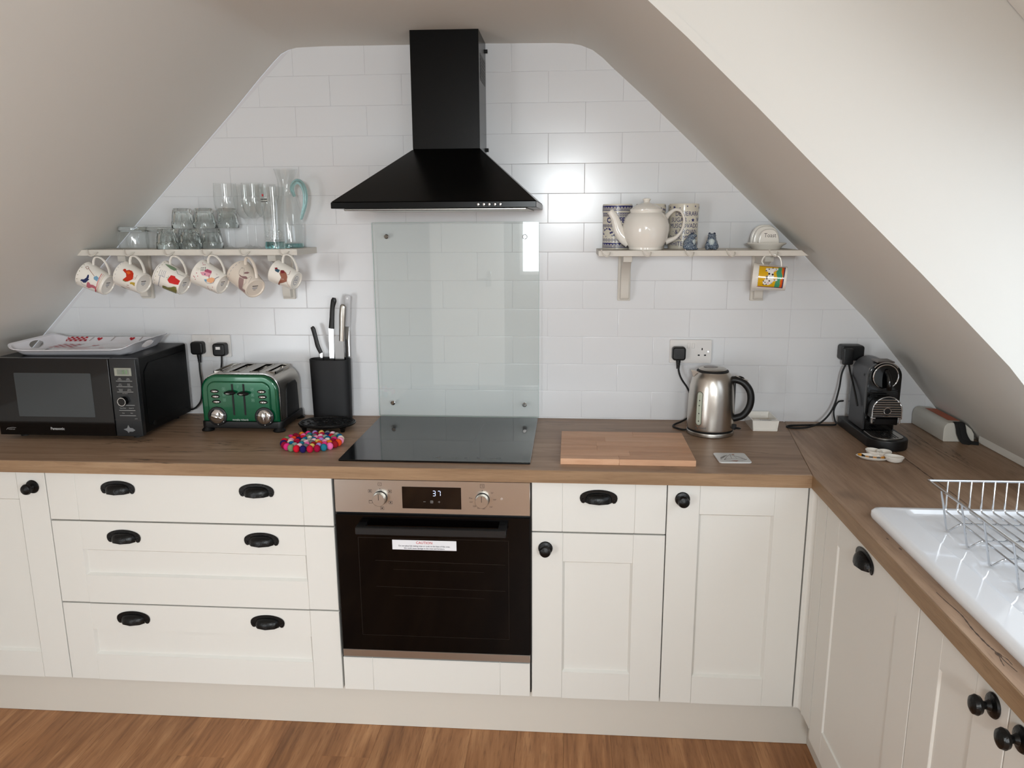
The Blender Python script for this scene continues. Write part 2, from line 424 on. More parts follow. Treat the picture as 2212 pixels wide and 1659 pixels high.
# dormer: cheeks facing along the room, a second slope with the roof window
cheek = [(.72, 2.25), (.797, 2.20), (.9732, 2.0272), (1.1333, 1.8785), (1.2632, 1.754), (1.5276, 1.5052), (1.7479, 1.2891), (2.0084, .9833), (2.06, .9125), (2.06, .86), (2.83, .86), (2.83, .90), (1.52, 2.25)]
ck = G().prism(cheek, YC+.002, YC+.1, 'Y').obj('wall_dormer', CHEEKP); struct(ck)
ck = G().prism(cheek, YD-.1, YD, 'Y').obj('wall_dormer', CHEEKP); struct(ck)
gs = G().add(shell([(1.50, 2.22), (1.83, 1.89)], YC, YD, .1, 's')).add(shell([(2.66, 1.06), (2.86, .86)], YC, YD, .1, 's'))
gs.add(shell([(1.83, 1.89), (2.66, 1.06)], YC, YC-.12, .1, 's')).add(shell([(1.83, 1.89), (2.66, 1.06)], YD+.14, YD, .1, 's'))
struct(gs.obj('wall_right_slope', PAINT))
gw = G()
for a, b, c, d in ((1.81, 1.87, YC-.11, YD+.13), (2.63, 2.68, YC-.11, YD+.13)):
    gw.add(shell([(a, 3.72-a), (b, 3.72-b)], c, d, .06, 's'))
for yy in (YC-.11, -1.78, YD+.18): gw.add(shell([(1.87, 1.85), (2.64, 1.08)], yy, yy-.05, .06, 's'))
struct(gw.obj('window_1', WHITEP))
struct(G().box(2.05, 2.86, YD, YC, .80, .86).obj('trim_1', WHITEP))
# knee walls, front wall with glazed door opening
struct(G().box(-1.72, -1.62, -2.85, 0, 0, .9).prism([(-3.1, 0), (-1.62, 0), (-1.62, .895), (-.3, 2.2), (-.3, 2.3), (-3.1, 2.3)], -2.85, -2.75, 'Y').obj('wall_left', PAINT))
struct(G().box(-3.2, -3.1, -4.7, -2.75, 0, 2.3).obj('wall_far_left', ROOMP))
struct(G().box(2.055, 2.15, -4.6, 0, 0, .915).obj('wall_right', PAINT))
fwl = G().box(-3.1, -2.78, -4.7, -4.6, 0, 2.3).box(-2.78, -1.52, -4.7, -4.6, 1.68, 2.3).box(-2.78, -1.52, -4.7, -4.6, 0, .16).box(-1.52, .23, -4.7, -4.6, 0, 2.3).box(.23, .46, -4.7, -4.6, 1.68, 2.3).box(.23, .61, -4.7, -4.6, 0, 1.14).box(.46, .88, -4.7, -4.6, 2.08, 2.3)
fwl.prism([(.88, 0), (2.055, 0), (2.055, .915), (.88, 2.11)], -4.7, -4.6, 'Y').box(.61, .88, -4.7, -4.6, 0, 1.68)
struct(fwl.obj('wall_front', ROOMP))
gd = G()
for x in (.23, .58): gd.box(x, x+.03, -4.615, -4.58, 1.14, 1.68)
for z in (1.14, 1.65): gd.box(.23, .61, -4.615, -4.58, z, z+.03)
for x in (.46, .85): gd.box(x, x+.03, -4.615, -4.58, 1.68, 2.08)  # these upper bars frame the added high lamp
for z in (1.68, 2.05): gd.box(.46, .88, -4.615, -4.58, z, z+.03)
struct(gd.obj('window_3_and_added_frame', WHITEP))
gr = G()
for y0, y1 in ((-3.0, -2.96), (-4.40, -4.36)): gr.add(shell([(1.27, 1.70), (2.0, .97)], y1, y0, .05, 's'))
for x0 in (1.25, 1.985): gr.add(shell([(x0, 2.97-x0), (x0+.03, 2.94-x0)], -2.96, -4.40, .05, 's'))
struct(gr.obj('added_roof_frame', WHITEP))  # unseen frame added round the rear fill lamp
gl = G()
for x in (-2.78, -2.18, -1.57): gl.box(x, x+.05, -4.615, -4.57, .16, 1.68)
for z in (.16, 1.63): gl.box(-2.78, -1.52, -4.615, -4.57, z, z+.05)
struct(gl.obj('window_2', WHITEP))
dd = struct(G().box(-.62, .08, -4.598, -4.56, 0, 1.98, .003).obj('door_1', WHITEP))
G().cyl((-.06, -4.56, 1.10), (-.06, -4.52, 1.10), .011, n=12).box(-.16, -.05, -4.525, -4.512, 1.092, 1.108, .003).box(-.08, -.04, -4.56, -4.552, 1.03, 1.17, .002).obj('door_handle', CHROME, dd)
# ================================================================== kitchen units
OAK = wood('oak worktop', (118, 92, 72), (154, 126, 102), (182, 155, 130), 'X', .75, .45, crack=True, knots=.5)
OAKY = wood('oak worktop lengthways', (118, 92, 72), (154, 126, 102), (182, 155, 130), 'Y', .75, .45, crack=True, knots=.5)
EDGE = wood('oak edge band', (120, 92, 66), (148, 119, 90), (168, 140, 110), 'X', 1.3, .5)
EDGEY = wood('oak edge band lengthways', (116, 90, 64), (140, 112, 82), (160, 132, 100), 'Y', 1.3, .5)
WT, WB, YF, XR = .9125, .8745, -.6137, 1.405
wt = tag(G().prism([(-1.585, YF+.001), (XR, YF+.001), (1.4835, -.0332), (-1.585, -.0332)], WB, WT, 'Z', .0012, 1).obj('worktop', OAK), 'long oak worktop under the tiled wall, carrying the hob', 'worktop')
G().box(-1.585, XR, YF-.001, YF+.0008, WB, WT-.001).obj('edge_band', EDGE, wt)
G().box(-1.585, 1.4855, -.0318, -.001, WB, WT-.0002, .0008).obj('back_strip', OAK, wt)
w2 = tag(G().prism([(XR+.001, -2.6), (2.05, -2.6), (2.05, -.002), (1.4885, -.002), (XR+.001, YF)], WB, WT, 'Z', .0012, 1).obj('worktop', OAKY), 'shorter oak worktop on the right, under the white sink', 'worktop')
G().box(XR-.0008, XR+.001, -2.6, YF, WB, WT-.001).obj('edge_band', EDGEY, w2)
CRACK = mat('laminate crack print', (66, 48, 36), .5); KNOT = mat('laminate knot print', (92, 68, 50), .5)
topmap = plane((0, 0, WT), (1, 0, 0), (0, 1, 0))
def cracks(lines, parent):
    pr = Print()
    for pts, w in lines:
        P_ = spline([(a, b, 0) for a, b in pts], 5); n = len(P_)
        for k in range(n-1):
            pr.line(CRACK, [(P_[k].x, P_[k].y), (P_[k+1].x, P_[k+1].y)], w*(.45+.9*math.sin(PI*(k+.7)/n)*(.6+.4*math.sin(k*1.7))))
    return pr
pr = cracks([([(1.8767, -.035), (1.8778, -.1056), (1.8761, -.2099), (1.8683, -.3171), (1.8716, -.3962), (1.8732, -.4704), (1.885, -.5481)], .0022), ([(1.7345, -.3247), (1.7306, -.3702), (1.7318, -.4186), (1.7305, -.4743), (1.73, -.5318), (1.7285, -.5947), (1.7302, -.6503), (1.7264, -.7503), (1.7237, -.8447)], .0030),
  ([(1.4285, -1.3176), (1.4297, -1.3537), (1.4331, -1.3973), (1.4321, -1.421), (1.428, -1.4538), (1.4271, -1.4818), (1.427, -1.5072), (1.4285, -1.523), (1.430, -1.537), (1.4292, -1.5564), (1.4321, -1.5883)], .0026), ([(1.430, -1.537), (1.4239, -1.5567), (1.4202, -1.5731)], .0014), ([(1.4308, -1.5398), (1.436, -1.5505), (1.435, -1.5694)], .0014)], w2)
pr.disc(KNOT, 1.4295, -1.538, .0045, 1, 12, .0075).disc(CRACK, 1.4295, -1.538, .002, 2, 10, .004).disc(KNOT, 1.437, -1.06, .002, 1, 10, .006).disc(KNOT, 1.443, -1.115, .0025, 1, 10, .007)
pr.obj('grain_crack', topmap, w2)['kind'] = 'stuff'
pr = cracks([([(1.231, -.3791), (1.2798, -.3913), (1.3326, -.408), (1.3871, -.4146)], .0022), ([(1.2128, -.5092), (1.2784, -.5188), (1.348, -.5103)], .0016), ([(-.048, -.3017), (-.0087, -.3109), (.0289, -.3031)], .0030), ([(-.5422, -.358), (-.4408, -.369), (-.3857, -.3491)], .0018), ([(.6309, -.0873), (.6809, -.0974), (.7303, -.0882)], .0022), ([(1.2472, -.1102), (1.305, -.1375), (1.3395, -.1235)], .0016)], wt)
pr.obj('grain_crack', topmap, wt)['kind'] = 'stuff'
struct(G().box(2.036, 2.052, -.9, -.25, WT, WT+.028, .003).obj('trim_2', PAINT))
def knob_geo(g, mx):
    g.lathe([(0, 0), (.021, 0), (.022, .002), (.020, .005), (.010, .008), (.0065, .014), (.0075, .019), (.015, .023), (.0175, .029), (.015, .0355), (.008, .039), (0, .040)], 20, 0, mx @ M.Rotation(PI/2, 4, 'X'))
def cup_geo(g, mx):
    prof = []
    t = bmesh.new()
    nu, nv = 16, 8; grid = []
    for i in range(nu+1):
        u = -1+2*i/nu; row = []
        hw = .0385*u; top = .0150*math.sqrt(max(0, 1-(abs(u)**2.6))); dep = .023*math.sqrt(max(0, 1-u*u*.98))
        for j in range(nv+1):
            a = PI/2*j/nv
            zz = -.013+(top+.013)*math.cos(a)**.75 if j < nv else -.013
            row.append(t.verts.new((hw, -.002-dep*math.sin(a), zz)))
        grid.append(row)
    for i in range(nu):
        for j in range(nv): t.faces.new((grid[i][j], grid[i+1][j], grid[i+1][j+1], grid[i][j+1]))
    g.add(t, 0, mx)
    # back plate with rounded ears
    o = [(-.054, -.010), (-.0555, -.002)]+[(.055*math.cos(a), .001+.023*math.sin(a)) for a in [PI-PI*i/16 for i in range(1, 16)]]+[(.0555, -.002), (.054, -.010), (.050, -.0165), (.044, -.0185), (.0385, -.015), (.036, -.008), (-.036, -.008), (-.0385, -.015), (-.044, -.0185), (-.050, -.0165)]
    g.prism([(a, b) for a, b in o], -.0035, 0, 'Y', .0012, 1, 0, mx)
    for sx in (-1, 1): g.ball((sx*.046, -.004, -.008), .005, 10, 0, 1, .5, 1, None) if False else g.lathe([(0, .0055), (.003, .005), (.0045, .003), (.0045, 0)], 10, 0, mx @ M.Translation((sx*.046, 0, -.008)) @ M.Rotation(PI/2, 4, 'X'))
    g.tube([(-.0375, -.004, -.0135), (-.027, -.0165, -.0135), (0, -.0238, -.0135), (.027, -.0165, -.0135), (.0375, -.004, -.0135)], .0022, 6, 0, mx=mx)
def front(root, name, mx, x0, x1, z0, z1, st=.0935, rail=.0905, slab=False, knob=None, cups=(), material=None, rec=.0105, e=.006):
    """door or drawer front in a frame of its own: x along, z up, outward -y, front face at y=0"""
    cm = material or CREAM
    x0 += .0015; x1 -= .0015; z0 += .0012; z1 -= .0015
    if slab: d = G().box(x0+.002, x1-.002, .0035, .020, z0+.002, z1-.002)
    else: d = G().box(x0+.004, x1-.004, rec, .020, z0+.004, z1-.004)
    d = d.xf(mx).obj(name, cm, root, True)
    for a, b in ((x0, x0+st), (x1-st, x1)): G().box(a, b, 0, .0195, z0, z1, .0012).xf(mx).obj('stile', cm, d, True)
    if slab: G().box(x0+st+.0003, x1-st-.0003, .0002, .0195, z0, z1, .0011).xf(mx).obj('rail', cm, d, True)
    else:
        for a, b in ((z0, z0+rail), (z1-rail, z1)):
            gg = G(); gg.prism([(.0002, a), (.0195, a), (.0195, b), (.0002, b)], x0+st+.0003, x1-st-.0003, 'X')
            gg.xf(mx).obj('rail', cm, d, True)
        # sloping moulding round the panel
        a0, a1, b0, b1 = x0+st, x1-st, z0+rail, z1-rail; t = bmesh.new()
        q = [t.verts.new(p) for p in ((a0, .0006, b0), (a1, .0006, b0), (a1, .0006, b1), (a0, .0006, b1), (a0+e, rec+.0001, b0+e), (a1-e, rec+.0001, b0+e), (a1-e, rec+.0001, b1-e), (a0+e, rec+.0001, b1-e))]
        for i in range(4): t.faces.new((q[i], q[(i+1) % 4], q[4+(i+1) % 4], q[4+i]))
        bmesh.ops.recalc_face_normals(t, faces=t.faces); gg = G(); gg.add(t); gg.xf(mx).obj('panel_moulding', cm, d, True)
    if knob:
        gg = G(); knob_geo(gg, mx @ M.Translation((knob[0], 0, knob[1]))); gg.obj('knob', IRON, d, True)
    for c in cups:
        gg = G(); cup_geo(gg, mx @ M.Translation((c[0], 0, c[1]))); gg.obj('cup_handle', IRON, d, True)
    return d
F = M.Translation((0, -.594, 0))
ZB, ZT = .158, .872
def carcass(root, x0, x1, mx=F, dep=.57, z0=ZB, zt=WB-.001):
    G().box(x0+.001, x1-.001, .0215, dep, z0+.002, zt).xf(mx).obj('carcass', CARC, root, True)
u = thing('base_cabinet', 'cream shaker base cabinet with one knob, leftmost below the microwave', 'cabinet', (-1.113, -.3, ZB))
carcass(u, -1.313, -.913); front(u, 'door', F, -1.313, -.913, ZB, ZT, knob=(-.957, .8219))
u = thing('drawer_cabinet', 'wide cream cabinet of three drawers with six black cup handles', 'cabinet', (-.45, -.3, ZB))
carcass(u, -.913, 0)
front(u, 'drawer', F, -.913, 0, .7135, ZT, slab=True, cups=((-.679, .823), (-.237, .823)))
front(u, 'drawer', F, -.913, 0, .4328, .7115, rail=.094, cups=((-.678, .662), (-.233, .664)))
front(u, 'drawer', F, -.913, 0, ZB, .4308, rail=.09, cups=((-.677, .384), (-.234, .386)))
u = thing('oven_housing', 'cream cabinet housing with plain filler panel below the black oven', 'cabinet', (.3, -.3, ZB))
G().box(.001, .019, -.57, -.03, ZB+.001, WB-.001).box(.583, .602, -.57, -.03, ZB+.001, WB-.001).box(.019, .583, -.57, -.03, ZB+.001, .262).obj('carcass', CARC, u, True)
front(u, 'filler_panel', F, .003, .600, ZB, .2745, st=.094, slab=True)
u = thing('base_cabinet', 'narrow cream cabinet with one cup-handled drawer over a door, right of oven', 'cabinet', (.8, -.3, ZB))
carcass(u, .603, 1.0015)
front(u, 'drawer', F, .603, 1.0015, .7135, ZT, st=.091, slab=True, cups=((.802, .8255),))
front(u, 'door', F, .603, 1.0015, ZB, .7115, knob=(.6455, .6611))
u = thing('base_cabinet', 'cream corner cabinet with tall single door and black knob', 'cabinet', (1.2, -.3, ZB))
carcass(u, 1.0015, 1.405); front(u, 'door', F, 1.0015, 1.405, ZB, ZT, knob=(1.046, .826))
cp = [(1.4075, -.594), (1.4165, -.594)]+[(1.4165+.0085*math.sin(a)*1.0, -.615-.0+.021*math.cos(a)) for a in [PI/2*i/6 for i in range(0, 7)]][1:]+[(1.4225, -.620), (1.4225, -.628), (1.425, -.632), (1.425, -.6935), (1.445, -.6935), (1.445, -.574), (1.4075, -.574)]
tag(G().prism(cp, ZB+.001, WB-.001, 'Z').obj('corner_post', CREAM), 'cream moulded corner post where the two rows of cabinets meet', 'corner post')
FR = M.Translation((1.425, 0, 0)) @ M.Rotation(-PI/2, 4, 'Z')
u = thing('base_cabinet', 'cream panelled cabinet below the drainer with one sideways-seen cup handle', 'cabinet', (1.75, -.98, ZB))
carcass(u, .696, 1.2685, FR); front(u, 'door', FR, .6955, 1.2685, ZB-.03, ZT, st=.098, rec=.005, e=.0016, cups=((.979, .824),))
u = thing('base_cabinet', 'cream cabinet below the sink with paired doors and black knobs', 'cabinet', (1.75, -1.6, ZB))
carcass(u, 1.2695, 1.92, FR, zt=.70); front(u, 'door', FR, 1.2695, 1.5950, ZB-.03, ZT, st=.098, rec=.005, e=.0016, knob=(1.5528, .8275))
front(u, 'door', FR, 1.5955, 1.92, ZB-.03, ZT, st=.098, rec=.005, e=.0016, knob=(1.636, .825))
u = thing('base_cabinet', 'cream cabinet beyond the sink doors, at the right frame edge', 'cabinet', (1.75, -2.2, ZB))
carcass(u, 1.921, 2.58, FR, zt=.70); front(u, 'door', FR, 1.921, 2.58, ZB-.03, ZT, st=.098, rec=.005, e=.0016)
tag(G().box(-1.313, 1.4715, -.548, -.53, .001, ZB-.002).obj('plinth', PLINTHM), 'long cream plinth board under the back row of cabinets', 'plinth')
tag(G().box(1.472, 1.49, -2.6, -.531, .001, ZB-.035).obj('plinth', PLINTHM), 'cream plinth board under the right-hand cabinets beside the floor corner', 'plinth')
# ================================================================== cooker hood, splashback, hob, oven
hd = thing('cooker_hood', 'black pyramid cooker hood with square chimney on the tiled wall', 'cooker hood', (.309, 0, 1.66))
hx0, hx1, hy, hz0, hz1, hz2 = .0085, .6125, -.49, 1.6635, 1.682, 1.8535
t = bmesh.new(); b = [t.verts.new(p) for p in ((hx0, hy, hz1), (hx1, hy, hz1), (hx1, -.001, hz1), (hx0, -.001, hz1))]
c = [t.verts.new(p) for p in ((.199, -.203, hz2), (.419, -.203, hz2), (.419, -.001, hz2), (.199, -.001, hz2))]
for i in range(4): t.faces.new((b[i], b[(i+1) % 4], c[(i+1) % 4], c[i]))
t.faces.new(b[::-1]); t.faces.new(c); bmesh.ops.recalc_face_normals(t, faces=t.faces)
bmesh.ops.bevel(t, geom=t.edges[:], offset=.002, segments=2, affect='EDGES')
G().add(t).obj('canopy', BLACKM, hd, True)
lip = G().box(hx0, hx1, hy, -.001, hz0, hz1-.0003, .0015).obj('control_strip', BLACKM, hd, True)
G().box(hx0+.03, hx1-.03, hy+.03, -.02, hz0-.006, hz0, .002).obj('filter_panel', STEEL, hd, True)
G().box(.2, .418, -.202, -.001, hz2+.0003, 2.2185, .0012).obj('chimney', BLACKM, hd, True)
for x in (.4445, .461, .477, .4933, .509):
    G().lathe([(0, .006), (.0035, .0055), (.0052, .003), (.0055, 0)], 16, 0, M.Translation((x, hy, 1.6725)) @ M.Rotation(PI/2, 4, 'X')).obj('push_button', CHROME, hd, True)
gv = G().box(.418, .4188, -.165, -.03, 2.07, 2.15)
for i in range(7): gv.box(.4185, .4196, -.16, -.035, 2.077+.0105*i, 2.082+.0105*i)
gv.obj('side_vent', BLACK, hd, True)
G().cyl((.418, -.012, 2.185), (.426, -.012, 2.185), .006, n=12).cyl((.418, -.012, 1.866), (.426, -.012, 1.866), .006, n=12).obj('fixing_screw', RUBBER, hd, True)

sb = thing('glass_splashback', 'clear pale green glass splashback panel screwed to the tiles behind the hob', 'splashback', (.304, -.012, .9185))
G().box(.0075, .6005, -.020, -.0165, .9188, 1.6232).obj('pane', PANE, sb, True)
ge = G(); EDGEG = mat('pane edge green', (158, 186, 178), .15)
for a in ((.0068, .0078, .9186, 1.6236), (.6002, .6012, .9186, 1.6236)): ge.box(a[0], a[1], -.0202, -.0163, a[2], a[3])
for a in ((.0078, .6002, .9182, .9190), (.0078, .6002, 1.6230, 1.6238)): ge.box(a[0], a[1], -.0202, -.0163, a[2], a[3])
ge.obj('polished_edge', EDGEG, sb, True)
for x, z in ((.059, 1.575), (.5515, 1.572), (.060, .9685), (.549, .9675)):
    G().lathe([(0, .028), (.006, .028), (.0082, .0262), (.0082, .0205), (.0035, .0203), (.0035, 0), (0, 0)], 20, 0, M.Translation((x, 0, z)) @ M.Rotation(PI/2, 4, 'X')).obj('fixing_cap', CHROME, sb, True)

hb = thing('induction_hob', 'black glass induction hob set flush into the oak worktop', 'hob', (.305, -.29, .9125))
G().prism(rrect(.012, .598, -.562, -.024, .004, 2), WT, WT+.0055, 'Z', .0012, 1).obj('glass_top', BLACKG, hb, True)
pr = Print(); HG = mat('grey glass print', (92, 94, 96), .3)
for x, y, w in ((.35, -.525, .10), (.47, -.525, .06)): pr.line(HG, [(x-w/2, y), (x-w/2+.018, y)], .002).line(HG, [(x, y), (x+.02, y)], .002)
for x in (.315, .40, .44, .50): pr.frame(HG, x-.006, x+.006, -.531, -.519, .0012)
pr.line(HG, [(.41, -.12), (.40, -.38)], .0006)
pr.obj('touch_control_print', plane((0, 0, WT+.0055), (1, 0, 0), (0, 1, 0)), hb, True)['kind'] = 'stuff'

ov = thing('built_in_oven', 'built-in black glass oven with steel control panel under the hob', 'oven', (.303, -.3, .28))
G().box(.022, .580, -.578, -.06, .285, .866).obj('oven_body', CARC, ov, True)
FACE = -.602
fa = G().box(.0085, .6, FACE, -.578, .7645, .8695, .0012).obj('control_panel', STEEL, ov, True)
G().box(.004, .604, -.590, -.579, .276, .872).obj('gasket', BLACK, ov, True)
dp = G().box(.2155, .3940, FACE-.001, FACE+.002, .7810, .8497, .0006).obj('display', BLACKG, ov, True)
LED = mat('display digits', (200, 214, 255), .5, emit=1.0); GREYP = mat('grey print', (120, 118, 116), .5); DARKP = mat('dark print', (40, 36, 34), .5)
pr = Print(); w = .0015
def seg7(pr, m, x, z, h, on, w):
    a = h/2; q = h*.5; k = w*.6
    S = {'a': [(x+k, z+h), (x+q-k, z+h)], 'g': [(x+k, z+a), (x+q-k, z+a)], 'd': [(x+k, z), (x+q-k, z)], 'f': [(x, z+a+k), (x, z+h-k)], 'b': [(x+q, z+a+k), (x+q, z+h-k)], 'e': [(x, z+k), (x, z+a-k)], 'c': [(x+q, z+k), (x+q, z+a-k)]}
    for s in on: pr.line(m, S[s], w)
seg7(pr, LED, .3088, .8225, .0155, 'abgcd', w); seg7(pr, LED, .3240, .8225, .0155, 'abc', w)
pr.line(GREYP, [(.2795, .8035), (.2865, .8035)], .0012).frame(GREYP, .3015, .3085, .8000, .8070, .0012).rect(GREYP, .3035, .3065, .802, .805)
pr.line(GREYP, [(.3240, .8035), (.3310, .8035)], .0012).line(GREYP, [(.3275, .8), (.3275, .807)], .0012)
pr.obj('digits', plane((0, FACE-.001, 0), (1, 0, 0), (0, 0, 1)), dp, True)
pr = Print()
for i, (dx, dz) in enumerate(((0, .043), (.030, .021), (.031, -.014), (.0045, -.033), (-.030, -.013), (-.0305, .021))):
    x, z = .1485+dx, .8125+dz; pr.frame(DARKP, x-.005, x+.005, z-.0045, z+.0045, .0009)
    if i == 0: pr.line(DARKP, [(x, z-.002), (x, z+.002)], .001)
    elif i == 4: pr.line(DARKP, [(x-.004, z+.003), (x+.004, z+.003)], .001)
    else: pr.disc(DARKP, x, z, .0022, n=8).line(DARKP, [(x, z-.003), (x, z+.003)], .0008)
pr.disc(DARKP, .1485, .8410, .0013); pr.disc(DARKP, .4575, .8420, .0013)
pr.frame(DARKP, .4515, .4635, .8505, .8615, .0009).text(DARKP, '\u00b0C', .4575, .856, .0085)
for s_, dx, dz in (('50\u00b0', .030, .022), ('100\u00b0', .037, .001), ('150\u00b0', .026, -.022), ('180\u00b0', .004, -.028), ('200\u00b0', -.010, -.0265), ('220\u00b0', -.023, -.021), ('250\u00b0', -.033, -.008), ('Max -', -.033, .0045)):
    pr.text(DARKP, s_, .4575+dx, .8130+dz, .0062)
pr.obj('panel_print', plane((0, FACE, 0), (1, 0, 0), (0, 0, 1)), fa, True)['kind'] = 'stuff'
pr = Print(); pr.ring(WHITEP, .5155, .8175, .0026, .0012).line(WHITEP, [(.5125, .8145), (.5165, .8155)], .0014).obj('indicator_mark', plane((0, FACE, 0), (1, 0, 0), (0, 0, 1)), fa, True)
for x, z in ((.1485, .8125), (.4575, .8130)):
    mx = M.Translation((x, FACE, z)) @ M.Rotation(PI/2, 4, 'X')
    d = G().lathe([(0, .004), (.0212, .004), (.0218, .002), (.0218, 0), (0, 0)], 28, 0, mx).obj('dial', BLACK, ov, True)
    G().lathe([(0, .0225), (.0185, .0225), (.0195, .0215), (.0205, .006), (.0195, .004), (0, .004)], 28, 0, mx).obj('dial_cap', STEEL, d, True)
    G().box(x-.0008, x+.0008, FACE-.0229, FACE-.022, z, z+.0185).obj('pointer', DARKP, d, True)
OVG = mat('oven door glass', (4, 3, 3), .08, spec=.22)
dr = G().box(.0085, .6, FACE-.002, -.580, .3075, .7575, .0012).obj('door', OVG, ov, True)
hg = G().box(.0805, .5315, -.650, -.632, .7125, .7350, .002)
for x in (.0805, .5065): hg.prism([(x, -.640), (x+.025, -.640), (x+.025 if x < .3 else x+.025, -.604), (x, -.604)], .7230, .7345, 'Z')
hg.obj('door_handle', BLACK, dr, True)
STK = mat('white sticker', (225, 225, 228), .5); REDP = mat('red print', (190, 40, 40), .5); NAVYT = mat('dark blue print', (38, 42, 60), .5)
st = G().box(.1802, .3768, FACE-.0026, FACE-.002, .6488, .6800).obj('caution_sticker', STK, dr, True)
pr = Print().text(REDP, 'CAUTION', .2785, .6718, .0112, bold=.0001).text(NAVYT, 'Do not place foil, baking trays or cook on the base of this oven,', .2785, .6612, .0061, bold=.00012).text(NAVYT, 'this could cause damage to the oven and furniture.', .2785, .6537, .0061, bold=.00012)
pr.obj('sticker_lettering', plane((0, FACE-.0026, 0), (1, 0, 0), (0, 0, 1)), dr, True)
DK = mat('oven interior glimpse', (13, 11, 9), .3)
pr = Print()
for z in (.611, .525): pr.line(DK, [(.125, z), (.525, z-.004)], .0016).line(DK, [(.18, z-.028), (.46, z-.030)], .0012)
pr.frame(DK, .075, .535, .36, .685, .0015)
pr.obj('shelf_rail', plane((0, FACE-.002, 0), (1, 0, 0), (0, 0, 1)), dr, True)
G().box(.0085, .6, FACE, -.580, .2815, .3060, .001).obj('bottom_trim', STEEL, ov, True)
# ================================================================== sockets, plugs and leads
def socket(name, label, x, z, gap):
    s = thing(name, label, 'wall socket', (x, -.001, z))
    G().prism(rrect(-.0735, .0735, -.042, .042, .004, 3), -.010, 0, 'Y', .002, 2).obj('face_plate', WHITEP, s)
    for dx in (-.008, .008): G().box(dx-.005, dx+.005, -.0125, -.0095, .012, .030, .001).obj('switch', WHITEP, s)
    if gap:
        g = G()
        for dx, dz, w, h in ((.0, .012, .004, .008), (-.011, -.010, .007, .005), (.011, -.010, .007, .005)): g.box(.040+dx-w/2, .040+dx+w/2, -.0102, -.0095, dz-h/2-.003, dz+h/2-.003)
        g.obj('pin_hole', RUBBER, s); G().lathe([(0, .001), (.003, .001), (.0035, 0)], 12, 0, M.Translation((.061, -.010, .0)) @ M.Rotation(PI/2, 4, 'X')).obj('screw_head', CHROME, s)
    return s
socket('wall_socket', 'white double wall socket filled with two black plugs, left of the toaster', -.6245, 1.1755, False)
socket('wall_socket', 'white double wall socket with one empty outlet, above the kettle', 1.1425, 1.167, True)
def lead(label, x, z, pts, deep=.034, sleeve=True, lab=None):
    s = thing('power_lead', label, 'power lead', (x, -.011, z))
    G().prism(rrect(-.0235, .0235, -.024, .024, .010, 4), -deep, -.0005, 'Y', .007, 3).obj('plug', BLACK, s)
    if sleeve:
        g = G()
        for i in range(5): g.lathe([(0, 0), (.0085-.0007*i, 0), (.0085-.0007*i, .0055), (.006, .006), (0, .006)], 12, 0, M.Translation((0, -.014, -.0235-.0065*i)) @ M.Rotation(PI, 4, 'X'))
        g.obj('plug_sleeve', BLACK, s)
    if lab: G().box(-.009, .008, -deep-.0004, -deep, .002, .012).obj('plug_label', WHITEP, s)
    G().tube(spline(pts, 7), .0033, 8).obj('cord', RUBBER, s, True)
    return s
lead('black plug and cord running down beside the microwave', -.668, 1.171, [(-.668, -.025, 1.147), (-.669, -.028, 1.09), (-.666, -.03, 1.03), (-.672, -.032, .975), (-.69, -.034, .948), (-.705, -.036, .938), (-.7145, -.035, .936)])
lead('black plug with small white sticker, its cord dropping behind the toaster', -.581, 1.1665, [(-.581, -.025, 1.143), (-.583, -.026, 1.115), (-.59, -.025, 1.07), (-.59, -.02, .99), (-.575, -.018, .935), (-.55, -.02, .92)], .04, False, True)
lead('black plug and cord leading to the steel kettle', 1.0985, 1.163, [(1.0985, -.025, 1.14), (1.101, -.027, 1.10), (1.112, -.03, 1.07), (1.135, -.035, 1.035), (1.150, -.04, .99), (1.148, -.045, .945), (1.120, -.050, .922), (1.086, -.082, .9165), (1.078, -.112, .9162), (1.09, -.135, .9162), (1.106, -.15, .9162), (1.120, -.155, .918)])
s = thing('power_lead', 'bulky black plug on the wall with looping black cord behind the coffee machine', 'power lead', (1.690, -.001, 1.168))
G().prism(rrect(-.038, .040, -.024, .030, .010, 4), -.050, -.001, 'Y', .006, 2).box(-.036, .0, -.066, -.048, -.036, .022, .006, 2).obj('plug', BLACK, s)
G().tube(spline([(1.668, -.055, 1.135), (1.655, -.06, 1.10), (1.645, -.075, 1.05), (1.625, -.09, .985), (1.59, -.10, .94), (1.545, -.105, .920), (1.50, -.108, .9162), (1.474, -.097, .9162), (1.480, -.080, .9162), (1.51, -.070, .9162), (1.58, -.062, .9162), (1.64, -.058, .9162), (1.652, -.056, .918)], 7), .0033, 8).obj('cord', RUBBER, s, True)
G().tube(spline([(1.676, -.058, 1.138), (1.672, -.09, 1.115), (1.666, -.14, 1.085), (1.664, -.18, 1.05), (1.6655, -.20, 1.02)], 6), .0033, 8).obj('cord', RUBBER, s, True)
G().tube(spline([(1.676, -.04, 1.00), (1.655, -.045, .995), (1.642, -.05, .965), (1.648, -.055, .93), (1.657, -.06, .92)], 6), .003, 8).obj('cord', RUBBER, s, True)
